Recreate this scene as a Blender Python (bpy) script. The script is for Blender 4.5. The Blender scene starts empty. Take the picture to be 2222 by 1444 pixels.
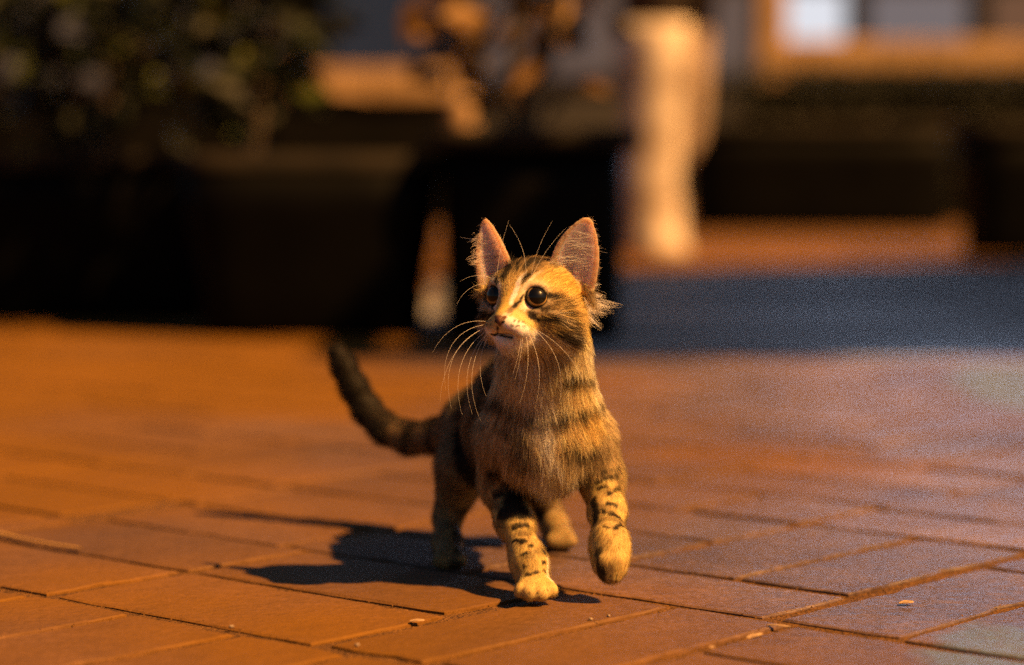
import bpy, bmesh, math, random
import numpy as np
from mathutils import Vector, Matrix

random.seed(7)
rng = np.random.default_rng(7)
R = math.radians
scene = bpy.context.scene
COL = scene.collection

# ------------------------------------------------------------------ camera
LENS, CAM_H, PITCH = 85.0, 0.32, math.atan((722 - 350) / (85 / 36 * 2222))
cam_data = bpy.data.cameras.new('camera')
cam_data.lens = LENS
cam_data.sensor_width = 36.0
cam_data.sensor_fit = 'HORIZONTAL'
cam_data.clip_start, cam_data.clip_end = 0.05, 300
cam_data.dof.use_dof = True
cam_data.dof.focus_distance = 1.735
cam_data.dof.aperture_fstop = 2.6
cam_data.dof.aperture_blades = 0
cam = bpy.data.objects.new('camera', cam_data)
cam.location = (0, 0, CAM_H)
cam.rotation_euler = (math.pi / 2 - PITCH, 0, 0)
COL.objects.link(cam)
scene.camera = cam

# ------------------------------------------------------------------ light
SUN_DIR = Vector((0.180, -0.122, 0.22)).normalized()      # towards the lamp
world = bpy.data.worlds.new('World')
scene.world = world
world.use_nodes = True
wn = world.node_tree
sky = wn.nodes.new('ShaderNodeTexSky')
sky.sky_type = 'NISHITA'
sky.sun_disc = False
sky.sun_elevation = math.asin(SUN_DIR.z)
sky.sun_rotation = math.atan2(SUN_DIR.x, SUN_DIR.y)
bg = wn.nodes['Background']
bg.inputs['Strength'].default_value = 0.013
wn.links.new(sky.outputs[0], bg.inputs['Color'])
sun_data = bpy.data.lights.new('street_light', 'SUN')
sun_data.energy = 4.7
sun_data.angle = R(0.7)
sun_data.color = (1.0, 0.48, 0.13)
sun = bpy.data.objects.new('street_light', sun_data)
sun.rotation_euler = SUN_DIR.to_track_quat('Z', 'Y').to_euler()
COL.objects.link(sun)
scene.view_settings.view_transform = 'Standard'
scene.view_settings.look = 'None'
scene.view_settings.gamma = 1.0
scene.view_settings.exposure = 1.75
scene.view_settings.use_curve_mapping = False
scene.cycles.use_denoising = False
scene.cycles.max_bounces = 6
scene.cycles.sample_clamp_indirect = 3.0
scene.cycles_curves.shape = 'RIBBONS'
scene.cycles_curves.subdivisions = 2

# ------------------------------------------------------------------ helpers
FPX = LENS / 36 * 2222
CP, SP = math.cos(PITCH), math.sin(PITCH)
def at(px, py, Y):
    """world point standing Y metres in front of the viewpoint"""
    u, v = (px - 1111) / FPX, -(py - 722) / FPX
    d = (u, CP + v * SP, -SP + v * CP)
    t = Y / d[1]
    return np.array((d[0] * t, Y, CAM_H + d[2] * t))

def tag(o, label=None, cat=None, group=None, kind=None):
    if label: o['label'] = label
    if cat: o['category'] = cat
    if group: o['group'] = group
    if kind: o['kind'] = kind
    return o

def empty(name, loc=(0, 0, 0), rz=0):
    o = bpy.data.objects.new(name, None)
    o.location = loc
    o.rotation_euler = (0, 0, rz)
    COL.objects.link(o)
    return o

def link(name, me, mat=None, parent=None, loc=None, rot=None, smooth=False):
    o = bpy.data.objects.new(name, me)
    if mat and not me.materials: me.materials.append(mat)
    if parent: o.parent = parent
    if loc is not None: o.location = loc
    if rot is not None: o.rotation_euler = rot
    if smooth:
        me.polygons.foreach_set('use_smooth', [True] * len(me.polygons))
    COL.objects.link(o)
    return o

def mesh(name, verts, faces):
    me = bpy.data.meshes.new(name)
    me.from_pydata([tuple(v) for v in verts], [], faces)
    me.update()
    return me

class MB:
    """collects boxes and tubes into one mesh"""
    def __init__(s): s.v, s.f = [], []
    def box(s, x0, x1, y0, y1, z0, z1, tx=0, ty=0):
        n = len(s.v)
        s.v += [(x0 + tx, y0 + ty, z0), (x1 - tx, y0 + ty, z0), (x1 - tx, y1 - ty, z0), (x0 + tx, y1 - ty, z0),
                (x0, y0, z1), (x1, y0, z1), (x1, y1, z1), (x0, y1, z1)]
        s.f += [tuple(n + i for i in q) for q in ((0, 3, 2, 1), (4, 5, 6, 7), (0, 1, 5, 4), (1, 2, 6, 5), (2, 3, 7, 6), (3, 0, 4, 7))]
        return s
    def tube(s, pts, rad, seg=12, wob=0.0):
        n = len(s.v)
        for k, (p, r) in enumerate(zip(pts, rad)):
            for j in range(seg):
                a = j / seg * 2 * math.pi
                rr = r * (1 + wob * math.sin(3 * a + k * 1.3) + wob * random.uniform(-.6, .6))
                s.v.append((p[0] + rr * math.cos(a), p[1] + rr * math.sin(a), p[2]))
        for k in range(len(pts) - 1):
            for j in range(seg):
                a, b = n + k * seg + j, n + k * seg + (j + 1) % seg
                s.f.append((a, b, b + seg, a + seg))
        s.f.append(tuple(n + (len(pts) - 1) * seg + j for j in range(seg)))
        s.f.append(tuple(n + j for j in reversed(range(seg))))
        return s
    def build(s, name, mat, parent=None, smooth=False, bevel=0.0, loc=None):
        me = mesh(name, s.v, s.f)
        o = link(name, me, mat, parent, loc=loc, smooth=smooth)
        if bevel:
            m = o.modifiers.new('bevel', 'BEVEL'); m.width = bevel; m.segments = 2
        return o

def new_mat(name):
    m = bpy.data.materials.new(name)
    m.use_nodes = True
    nt = m.node_tree
    return m, nt, nt.nodes['Principled BSDF']

def noise_mat(name, c0, c1, scale=8, rough=0.7, bump=0.0, spec=0.5, detail=5, stretch=None, bscale=None):
    m, nt, b = new_mat(name)
    tc = nt.nodes.new('ShaderNodeTexCoord')
    mp = nt.nodes.new('ShaderNodeMapping')
    if stretch: mp.inputs['Scale'].default_value = stretch
    no = nt.nodes.new('ShaderNodeTexNoise'); no.inputs['Scale'].default_value = scale; no.inputs['Detail'].default_value = detail
    rp = nt.nodes.new('ShaderNodeValToRGB')
    rp.color_ramp.elements[0].position, rp.color_ramp.elements[1].position = .3, .7
    rp.color_ramp.elements[0].color = (*c0, 1); rp.color_ramp.elements[1].color = (*c1, 1)
    nt.links.new(tc.outputs['Object'], mp.inputs[0]); nt.links.new(mp.outputs[0], no.inputs['Vector'])
    nt.links.new(no.outputs['Fac'], rp.inputs[0]); nt.links.new(rp.outputs[0], b.inputs['Base Color'])
    b.inputs['Roughness'].default_value = rough
    b.inputs['Specular IOR Level'].default_value = spec
    if bump:
        n2 = nt.nodes.new('ShaderNodeTexNoise'); n2.inputs['Scale'].default_value = bscale or scale * 5; n2.inputs['Detail'].default_value = 6
        bp = nt.nodes.new('ShaderNodeBump'); bp.inputs['Strength'].default_value = bump; bp.inputs['Distance'].default_value = .01
        nt.links.new(mp.outputs[0], n2.inputs['Vector']); nt.links.new(n2.outputs['Fac'], bp.inputs['Height']); nt.links.new(bp.outputs[0], b.inputs['Normal'])
    return m

def glow_mat(name, col, strength):
    m, nt, b = new_mat(name)
    b.inputs['Base Color'].default_value = (.05, .05, .05, 1)
    b.inputs['Roughness'].default_value = .2
    b.inputs['Emission Color'].default_value = (*col, 1)
    b.inputs['Emission Strength'].default_value = strength
    return m

# ================================================================== SETTING
def paver_material():
    m, nt, b = new_mat('clay_paver')
    L = nt.links.new
    N = lambda t: nt.nodes.new(t)
    geo = N('ShaderNodeNewGeometry'); info = N('ShaderNodeObjectInfo')
    def noise(scale, detail=5, vec=None, rough=.5):
        n = N('ShaderNodeTexNoise'); n.inputs['Scale'].default_value = scale; n.inputs['Detail'].default_value = detail
        n.inputs['Roughness'].default_value = rough
        L(vec or geo.outputs['Position'], n.inputs['Vector']); return n
    def ramp(src, p0, p1, c0=(0, 0, 0, 1), c1=(1, 1, 1, 1)):
        r = N('ShaderNodeValToRGB'); r.color_ramp.elements[0].position = p0; r.color_ramp.elements[1].position = p1
        r.color_ramp.elements[0].color = c0; r.color_ramp.elements[1].color = c1; L(src, r.inputs[0]); return r
    def mix(fac, a, bb, mode='MIX'):
        x = N('ShaderNodeMix'); x.data_type = 'RGBA'; x.blend_type = mode
        if isinstance(fac, float): x.inputs['Factor'].default_value = fac
        else: L(fac, x.inputs['Factor'])
        for i, s in ((6, a), (7, bb)):
            if isinstance(s, tuple): x.inputs[i].default_value = s
            else: L(s, x.inputs[i])
        return x.outputs[2]
    mp = N('ShaderNodeMapping'); mp.inputs['Rotation'].default_value = (0, 0, R(41)); mp.inputs['Scale'].default_value = (1, 3.2, 1)
    L(geo.outputs['Position'], mp.inputs[0])
    big = noise(2.2, 4)
    base = ramp(big.outputs['Fac'], .35, .65, (.068, .026, .004, 1), (.112, .047, .012, 1))
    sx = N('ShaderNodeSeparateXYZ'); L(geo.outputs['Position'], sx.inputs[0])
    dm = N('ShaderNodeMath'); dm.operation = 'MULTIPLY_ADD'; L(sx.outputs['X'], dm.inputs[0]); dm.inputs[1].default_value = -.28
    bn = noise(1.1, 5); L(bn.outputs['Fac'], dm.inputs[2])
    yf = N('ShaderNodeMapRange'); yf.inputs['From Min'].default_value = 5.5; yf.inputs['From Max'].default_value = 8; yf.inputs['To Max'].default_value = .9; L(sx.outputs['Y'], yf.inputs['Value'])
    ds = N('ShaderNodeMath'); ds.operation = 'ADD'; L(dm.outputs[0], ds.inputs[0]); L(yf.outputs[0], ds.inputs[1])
    lamp_tint = ramp(ds.outputs[0], .40, .62)  # warm lamplight painted into the colour left and far, cool light at right
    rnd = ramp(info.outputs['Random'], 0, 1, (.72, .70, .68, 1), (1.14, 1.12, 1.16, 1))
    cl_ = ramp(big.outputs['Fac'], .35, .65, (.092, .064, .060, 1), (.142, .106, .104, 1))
    c = mix(lamp_tint.outputs[0], cl_.outputs[0], base.outputs[0])
    c = mix(1.0, c, rnd.outputs[0], 'MULTIPLY')
    mid = noise(34, 6, mp.outputs[0], .65)
    c = mix(.75, c, ramp(mid.outputs['Fac'], .3, .72, (.50, .48, .46, 1), (1.32, 1.30, 1.30, 1)).outputs[0], 'MULTIPLY')
    dirt = noise(9, 6)
    c = mix(ramp(dirt.outputs['Fac'], .55, .75, (0, 0, 0, 1), (.55, .55, .55, 1)).outputs[0], c, (.075, .034, .006, 1))
    pt = noise(150, 5, None, .65)
    c = mix(.9, c, ramp(pt.outputs['Fac'], .30, .70, (.55, .53, .50, 1), (1.40, 1.38, 1.36, 1)).outputs[0], 'MULTIPLY')
    blot = noise(5.5, 7, None, .65)
    c = mix(.8, c, ramp(blot.outputs['Fac'], .34, .66, (.62, .58, .55, 1), (1.22, 1.22, 1.22, 1)).outputs[0], 'MULTIPLY')
    c = mix(ramp(lamp_tint.outputs[0], 0, 1, (0, 0, 0, 1), (.75, .75, .75, 1)).outputs[0], c, (.135, .061, .001, 1))
    fine = noise(420, 3, mp.outputs[0], .7)
    c = mix(ramp(fine.outputs['Fac'], .60, .72, (0, 0, 0, 1), (.5, .5, .5, 1)).outputs[0], c, (.17, .09, .03, 1))
    # worn grey-green paint on the pavers at the right
    sep = N('ShaderNodeSeparateXYZ'); L(geo.outputs['Position'], sep.inputs[0])
    def blob(cx, cy, sx, sy):
        v = N('ShaderNodeVectorMath'); v.operation = 'SUBTRACT'; L(geo.outputs['Position'], v.inputs[0]); v.inputs[1].default_value = (cx, cy, 0)
        w = N('ShaderNodeVectorMath'); w.operation = 'MULTIPLY'; L(v.outputs[0], w.inputs[0]); w.inputs[1].default_value = (1 / sx, 1 / sy, 0)
        l = N('ShaderNodeVectorMath'); l.operation = 'LENGTH'; L(w.outputs[0], l.inputs[0]); return l.outputs['Value']
    edge = noise(24, 5)
    def paint(cx, cy, sx, sy):
        d = blob(cx, cy, sx, sy)
        a = N('ShaderNodeMath'); a.operation = 'MULTIPLY_ADD'; L(edge.outputs['Fac'], a.inputs[0]); a.inputs[1].default_value = .7; L(d, a.inputs[2])
        h_ = N('ShaderNodeMath'); h_.operation = 'MULTIPLY'; L(a.outputs[0], h_.inputs[0]); h_.inputs[1].default_value = .5
        r = ramp(h_.outputs[0], .60, .69, (.85, .85, .85, 1), (0, 0, 0, 1))
        wr = ramp(pt.outputs['Fac'], .36, .56, (.35, .35, .35, 1), (1, 1, 1, 1)); return mix(1.0, r.outputs[0], wr.outputs[0], 'MULTIPLY')
    c = mix(paint(.345, 1.50, .085, .16), c, (.066, .100, .145, 1))
    c = mix(paint(.80, 3.35, .18, .50), c, (.075, .115, .140, 1))
    L(c, b.inputs['Base Color'])
    rr = ramp(mid.outputs['Fac'], .3, .7, (.34, .34, .34, 1), (.56, .56, .56, 1)); rgh = mix(lamp_tint.outputs[0], rr.outputs[0], (.72, .72, .72, 1)); L(rgh, b.inputs['Roughness'])
    spc = ramp(lamp_tint.outputs[0], 0, 1, (.5, .5, .5, 1), (.18, .18, .18, 1)); L(spc.outputs[0], b.inputs['Specular IOR Level'])
    und = noise(17, 4); pit = noise(130, 4, None, .6)
    a0 = N('ShaderNodeMath'); a0.operation = 'MULTIPLY_ADD'; L(und.outputs['Fac'], a0.inputs[0]); a0.inputs[1].default_value = 1.6
    a1 = N('ShaderNodeMath'); a1.operation = 'MULTIPLY_ADD'; L(pit.outputs['Fac'], a1.inputs[0]); a1.inputs[1].default_value = .55
    a2 = N('ShaderNodeMath'); a2.operation = 'MULTIPLY'; L(mid.outputs['Fac'], a2.inputs[0]); a2.inputs[1].default_value = .35
    L(a2.outputs[0], a1.inputs[2]); L(a1.outputs[0], a0.inputs[2])
    ad = N('ShaderNodeMath'); ad.operation = 'MULTIPLY_ADD'; L(fine.outputs['Fac'], ad.inputs[0]); ad.inputs[1].default_value = .22; L(a0.outputs[0], ad.inputs[2])
    bp = N('ShaderNodeBump'); bp.inputs['Strength'].default_value = .8; bp.inputs['Distance'].default_value = .0030
    L(ad.outputs[0], bp.inputs['Height']); L(bp.outputs[0], b.inputs['Normal'])
    return m

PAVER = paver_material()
SAND = noise_mat('joint_sand', (.06, .028, .008), (.15, .072, .018), 60, .9, .8, .2)
SHADE_GREY = noise_mat('shade_grey', (.006, .006, .007), (.34, .33, .32), .75, .58, .25, .35, bscale=30, stretch=(.45, 1.0, 1))  # tone of the cool shaded ground put into the colour

# patches of the grey sheet are glossier, others dull
_nt = SHADE_GREY.node_tree; _b = _nt.nodes['Principled BSDF']; _no = next(n for n in _nt.nodes if n.type == 'TEX_NOISE' and abs(n.inputs['Scale'].default_value - .75) < 1e-4)
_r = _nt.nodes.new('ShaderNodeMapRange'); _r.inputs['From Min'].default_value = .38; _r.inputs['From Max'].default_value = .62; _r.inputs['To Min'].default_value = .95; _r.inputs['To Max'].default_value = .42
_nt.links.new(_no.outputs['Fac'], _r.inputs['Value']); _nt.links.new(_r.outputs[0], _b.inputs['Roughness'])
# ground sheet to the horizon
S = 150
ground = link('ground', mesh('ground', [(-S, -20, -.0030), (S, -20, -.0030), (S, S, -.0030), (-S, S, -.0030)], [(0, 1, 2, 3)]), SAND)
tag(ground, 'sandy bed under the brown clay pavers reaching into the dark', kind='structure')
gs = link('shade_sheet', mesh('shade_sheet', [(.02, 3.93, .001), (.20, 3.95, .001), (.31, 4.10, .001), (.42, 3.98, .001), (.56, 3.88, .001), (.72, 3.90, .001), (.85, 3.97, .001), (1.3, 4.02, .001), (3.2, 4.1, .001), (3.2, 7.9, .001), (1.7, 7.5, .001), (.4, 6.75, .001), (-.2, 6.5, .001), (-.2, 4.9, .001)], [tuple(range(14))]), SHADE_GREY)  # sheet shaped to the sail's shadow, carrying the cool shade in its grey
tag(gs, 'grey sheet cut to the cool shade on the paving at the right', kind='structure')
paving = empty('paving')
tag(paving, 'worn brown clay pavers laid diagonally under the kitten', kind='structure')

U = np.array((math.cos(R(-41)), math.sin(R(-41)))); V = np.array((-U[1], U[0]))
def uv2w(u, v): return u * U + v * V + np.array((0, 1.75))

def paver_mesh(lu, lv, seed, chips=1.5):
    r = random.Random(seed)
    nu, nv = max(3, int(lu / .022)), max(3, int(lv / .022))
    ring = [(-lu / 2 + lu * i / nu, -lv / 2) for i in range(nu)] + [(lu / 2, -lv / 2 + lv * i / nv) for i in range(nv)] + \
           [(lu / 2 - lu * i / nu, lv / 2) for i in range(nu)] + [(-lu / 2, lv / 2 - lv * i / nv) for i in range(nv)]
    n = len(ring); top, mid, bot = [], [], []
    for i, (x, y) in enumerate(ring):
        corner = (abs(abs(x) - lu / 2) < 1e-6 and abs(abs(y) - lv / 2) < 1e-6)
        j = .0011 * chips * r.uniform(-1, .4) - (.0035 * chips if r.random() < .07 else 0) - (.0025 if corner else 0)
        l = math.hypot(x, y); x += x / l * j; y += y / l * j
        b = .0014 + .0010 * r.random() * chips
        top.append((x - math.copysign(b, x) if abs(x) > lu / 2 - .006 else x, y - math.copysign(b, y) if abs(y) > lv / 2 - .006 else y, -.0002 * r.random()))
        mid.append((x, y, -.0008 - .0008 * r.random())); bot.append((x, y, -.03))
    v = top + mid + bot
    f = [tuple(range(n))]
    for k in range(2):
        for i in range(n):
            f.append((k * n + (i + 1) % n, k * n + i, (k + 1) * n + i, (k + 1) * n + (i + 1) % n))
    me = mesh('paver', v, f)
    return me

hand = [(-.545, -.278, -.206, -.075), (-.545, -.278, -.067, .060), (-.545, -.317, .068, .175), (-.545, -.308, .184, .315), (-.27, .004, -.206, -.075), (-.27, -.004, -.067, .060), (.016, .100, -.203, .060), (.109, .203, -.196, .058),
        (.213, .470, -.056, .052), (.213, .470, -.180, -.064), (-.102, .176, .070, .175), (.188, .285, .070, .350),
        (.186, .283, .358, .630), (.293, .395, .062, .330), (.403, .50, .062, .330), (-.043, .066, .184, .446), (.072, .172, .184, .446),
        (-.05, .176, .458, .568), (-.055, .176, .577, .690), (-.30, -.052, .184, .315), (-.30, -.052, .322, .446),
        (-.31, -.11, .070, .175), (.291, .392, .338, .60), (.40, .50, .338, .60),
        (-.166, -.062, -.48, -.215), (-.055, .042, -.48, -.213), (.050, .15, -.48, -.211), (.158, .26, -.46, -.205), (-.278, -.172, -.48, -.215), (-.39, -.286, -.48, -.215)]
k = 0
def add_paver(u0, u1, v0, v1, me=None, tilt=.22):
    c = uv2w((u0 + u1) / 2, (v0 + v1) / 2)
    me = me or paver_mesh(u1 - u0, v1 - v0, random.random())
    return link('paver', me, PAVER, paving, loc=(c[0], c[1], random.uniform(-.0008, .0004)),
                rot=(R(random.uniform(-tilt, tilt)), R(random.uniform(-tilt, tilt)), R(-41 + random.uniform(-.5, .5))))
for h in hand: add_paver(*h)
lib = {o: [paver_mesh(*((.262, .122) if o == 'u' else (.122, .262)), 50 + i, 1.3) for i in range(6)] for o in 'uv'}
cell = .27
def overlaps(u0, u1, v0, v1):
    return any(u0 < h[1] - .012 and u1 > h[0] + .012 and v0 < h[3] - .012 and v1 > h[2] + .012 for h in hand)
def clip_rect(r):
    for h in hand:
        if not (r[0] < h[1] - .002 and r[1] > h[0] + .002 and r[2] < h[3] - .002 and r[3] > h[2] + .002): continue
        g = .008
        c = [(r[0], h[0] - g, r[2], r[3]), (h[1] + g, r[1], r[2], r[3]), (r[0], r[1], r[2], h[2] - g), (r[0], r[1], h[3] + g, r[3])]
        c = [q for q in c if q[1] - q[0] > .02 and q[3] - q[2] > .02]
        if not c: return None
        r = max(c, key=lambda q: (q[1] - q[0]) * (q[3] - q[2]))
    return r
far = []
for i in range(-60, 60):
    for j in range(-40, 60):
        cu, cv = -.31 - .004 + cell * i, -.215 + cell * j
        for q in range(2):
            if (i + j) % 2: r = (cu, cu + .262, cv + .135 * q, cv + .135 * q + .122)
            else: r = (cu + .135 * q, cu + .135 * q + .122, cv, cv + .262)
            c = uv2w((r[0] + r[1]) / 2, (r[2] + r[3]) / 2)
            if c[1] < 1.25 or c[1] > 9.5 or abs(c[0]) > .24 * c[1] + .25: continue
            if overlaps(*r):
                r = clip_rect(r)
                if r: add_paver(*r)
                continue
            if c[1] < 4.15 and abs(c[0]) < .215 * c[1] + .14:
                add_paver(*r, me=random.choice(lib['u' if (i + j) % 2 else 'v'])); k += 1
            else: far.append((r, c))
# the pavers too far off to tell apart: one joined mesh
fv, ff = [], []
for r, c in far:
    z = random.uniform(-.002, .0005); n = len(fv)
    for (a, b_) in ((r[0], r[2]), (r[1], r[2]), (r[1], r[3]), (r[0], r[3])):
        w = uv2w(a, b_); fv.append((w[0], w[1], z))
    for (a, b_) in ((r[0], r[2]), (r[1], r[2]), (r[1], r[3]), (r[0], r[3])):
        w = uv2w(a, b_); fv.append((w[0], w[1], -.03))
    ff += [tuple(n + i for i in q) for q in ((0, 1, 2, 3), (0, 4, 5, 1), (1, 5, 6, 2), (2, 6, 7, 3), (3, 7, 4, 0))]
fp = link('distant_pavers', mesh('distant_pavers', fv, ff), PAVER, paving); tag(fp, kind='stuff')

# ------------------------------------------------------------------ planters
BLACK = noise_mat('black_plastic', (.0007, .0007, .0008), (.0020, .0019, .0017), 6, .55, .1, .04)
RIM = noise_mat('pale_lit_rim', (.003, .0025, .002), (.016, .012, .007), 9, .8, .1, .2)  # faint warm light on the rims put into their paler colour
SOIL = noise_mat('potting_soil', (.01, .006, .004), (.03, .018, .01), 40, .95, 1)
BARK = noise_mat('dark_bark', (.02, .014, .01), (.06, .04, .025), 20, .9, 1, stretch=(1, 1, .25))
def leaf_mat(name, c0, c1, c2=None):
    m, nt, b = new_mat(name)
    info = nt.nodes.new('ShaderNodeNewGeometry')
    rp = nt.nodes.new('ShaderNodeValToRGB'); rp.color_ramp.elements[0].color = (*c0, 1); rp.color_ramp.elements[1].color = (*c1, 1)
    if c2:
        rp.color_ramp.elements[1].position = .9; rp.color_ramp.elements.new(.96).color = (*c2, 1)
    nt.links.new(info.outputs['Random Per Island'], rp.inputs[0]); nt.links.new(rp.outputs[0], b.inputs['Base Color'])
    b.inputs['Roughness'].default_value = .55; b.inputs['Specular IOR Level'].default_value = .2
    return m
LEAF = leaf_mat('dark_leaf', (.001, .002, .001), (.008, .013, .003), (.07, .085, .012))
LEAF2 = leaf_mat('dry_leaf', (.02, .010, .003), (.15, .08, .022))

def crown(name, mat, parent, c, rx, ry, rz, n, size, seed):
    r = random.Random(seed); v, f = [], []
    for i in range(n):
        while True:
            p = Vector((r.uniform(-1, 1), r.uniform(-1, 1), r.uniform(-1, 1)))
            if .25 < p.length < 1 + .15 * math.sin(5 * p.x + 3 * p.z): break
        q = Vector((c[0] + p.x * rx, c[1] + p.y * ry, c[2] + p.z * rz))
        d = Vector((r.gauss(0, 1), r.gauss(0, 1), r.gauss(0, .7))).normalized(); w = d.cross(Vector((r.gauss(0, 1), r.gauss(0, 1), r.gauss(0, 1)))).normalized()
        nn = d.cross(w); s = size * r.uniform(.6, 1.3)
        k = len(v)
        v += [q, q + d * s * .5 + w * s * .24 + nn * s * .06, q + d * s, q + d * s * .5 - w * s * .24 + nn * s * .06]
        f += [(k, k + 1, k + 2), (k, k + 2, k + 3)]
    return link(name, mesh(name, v, f), mat, parent)

def planter(xl, xr, y0, depth, h, rim, label, taper=.05, e=.02):
    cx = (xl + xr) / 2; t = empty('planter', (cx, y0 + depth / 2, 0)); w = (xr - xl) / 2; d = depth / 2
    tag(t, label, 'planter', 'black planters along the paved square')
    seg = 40
    def ring(ww, dd, z, p=5.0):
        out = []
        for j in range(seg):
            t_ = 2 * math.pi * (j + .5) / seg; ct, st = math.cos(t_), math.sin(t_)
            out.append((math.copysign(abs(ct) ** (2 / p), ct) * ww, math.copysign(abs(st) ** (2 / p), st) * dd, z))
        return out
    def skin(rings, cap=True):
        m = MB(); m.v = [v for r_ in rings for v in r_]
        for q in range(len(rings) - 1):
            for j in range(seg): a_, b_ = q * seg + j, q * seg + (j + 1) % seg; m.f.append((a_, b_, b_ + seg, a_ + seg))
        if cap: m.f.append(tuple(reversed(range(seg)))); m.f.append(tuple((len(rings) - 1) * seg + j for j in range(seg)))
        return m
    hb = h - rim
    skin([ring(w - taper, d - taper, 0), ring(w - taper * .8, d - taper * .8, .02)] + [ring(w - taper * (1 - q) ** 1.2, d - taper * (1 - q) ** 1.2, .02 + (hb - .02) * q) for q in (.25, .5, .75, 1)]).build('pot_body', BLACK, t, smooth=True)
    skin([ring(w + .002, d + .002, hb), ring(w + e, d + e, hb + .004), ring(w + e, d + e, h - .003), ring(w + e - .004, d + e - .004, h), ring(w - .014, d - .014, h), ring(w - .014, d - .014, hb)], False).build('rim', RIM, t, smooth=True)
    skin([ring(w - .015, d - .015, hb + .001), ring(w - .015, d - .015, h - .015), ring(w * .5, d * .5, h - .006)]).build('soil', SOIL, t, smooth=True)
    return t
pl_y = 4.28
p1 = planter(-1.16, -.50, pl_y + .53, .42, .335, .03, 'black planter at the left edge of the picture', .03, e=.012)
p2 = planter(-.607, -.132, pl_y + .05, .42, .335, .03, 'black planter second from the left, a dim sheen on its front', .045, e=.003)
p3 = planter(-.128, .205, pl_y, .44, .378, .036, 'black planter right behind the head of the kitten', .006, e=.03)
def shrub(name, loc, label, mat, rx, ry, rz, cz, n, size, seed, stems=3):
    t = empty(name, loc); tag(t, label, 'shrub', 'shrubs growing in the black planters')
    r = random.Random(seed)
    for s in range(stems):
        a, b_ = r.uniform(-.6, .6) * rx, r.uniform(-.5, .5) * ry
        pts = [(a * q * 1.5 + r.uniform(-.01, .01), b_ * q, -.03 + cz * 1.3 * q) for q in (0, .25, .5, .75, 1)]
        MB().tube(pts, [.012, .010, .009, .007, .004], 8, .1).build('stem', BARK, t, smooth=True)
    crown('foliage', mat, t, (0, 0, cz), rx, ry, rz, n, size, seed)
    return t
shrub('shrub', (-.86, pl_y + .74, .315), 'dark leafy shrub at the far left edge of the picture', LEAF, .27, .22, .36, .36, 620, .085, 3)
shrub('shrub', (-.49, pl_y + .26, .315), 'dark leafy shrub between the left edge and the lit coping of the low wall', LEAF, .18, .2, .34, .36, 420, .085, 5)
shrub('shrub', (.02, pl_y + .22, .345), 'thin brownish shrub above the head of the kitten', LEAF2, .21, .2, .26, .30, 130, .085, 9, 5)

# ------------------------------------------------------------------ whitewashed tree and things behind
WHITEWASH = noise_mat('whitewash', (.12, .08, .055), (.56, .50, .44), 7, .85, .6, .3)
STONE = noise_mat('coping_stone', (.15, .09, .035), (.30, .19, .09), 5, .8, .4)
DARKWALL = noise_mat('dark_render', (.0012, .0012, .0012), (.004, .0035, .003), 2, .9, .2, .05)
PALEBARK = noise_mat('pale_bark', (.09, .06, .045), (.32, .25, .20), 16, .9, .8, .2)
tr = empty('tree', (.50, 8.5, 0)); tag(tr, 'tree with a whitewashed forked trunk behind the right ear', 'tree')
MB().tube([(.01, 0, -.02), (0, 0, .06), (-.01, 0, .25), (.0, 0, .5), (.0, 0, .72), (.0, 0, .80)], [.125, .105, .098, .106, .122, .128], 18, .03).build('trunk', WHITEWASH, tr, smooth=True)
MB().tube([(.07, .02, .28), (.11, .02, .40), (.13, .02, .6), (.14, .02, .78)], [.04, .062, .062, .06], 14, .05).build('side_trunk', PALEBARK, tr, smooth=True)
MB().tube([(0, 0, .801), (-.02, 0, 1.3), (-.10, .1, 2.1), (-.1, .1, 2.9)], [.118, .11, .10, .07], 14, .05).build('upper_trunk', BARK, tr, smooth=True)
MB().tube([(.14, .02, .781), (.24, 0, 1.4), (.5, .1, 2.1), (.6, .1, 2.7)], [.066, .065, .06, .04], 12, .05).build('upper_trunk', BARK, tr, smooth=True)
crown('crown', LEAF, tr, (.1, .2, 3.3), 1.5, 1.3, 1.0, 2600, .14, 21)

PX = lambda Y: Y / FPX
def span(x0, x1, Y): return (x0 - 1111) * PX(Y), (x1 - 1111) * PX(Y)
def zz(y, Y): return float(at(1111, y, Y)[2])

# bollard seen over the middle planter
bo = empty('bollard', (*at(1005, 300, 7.6)[:2], 0)); tag(bo, 'short pale stone bollard showing above the middle planter', 'bollard')
MB().tube([(0, 0, 0), (0, 0, .06)], [.075, .075], 16).build('base', STONE, bo, smooth=False)
MB().tube([(0, 0, .06), (0, 0, .42), (0, 0, .46), (0, 0, .52), (0, 0, .54)], [.04, .035, .045, .04, .015], 16).build('post', STONE, bo, smooth=True)

# long dark planter boxes at the right
def trough(xl, xr, y0, depth, h, label):
    t = planter(xl, xr, y0, depth, h, .05, label, .03, e=.015)
    return t
x0, x1 = span(1492, 2075, 11.0)
trough(x0, x1, 11.0, .5, .50, 'long black planter box on the lit paving at the right')
x0, x1 = span(2112, 2420, 8.0)
trough(x0, x1, 8.0, .45, .45, 'black planter box cut off by the right edge of the picture')

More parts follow.
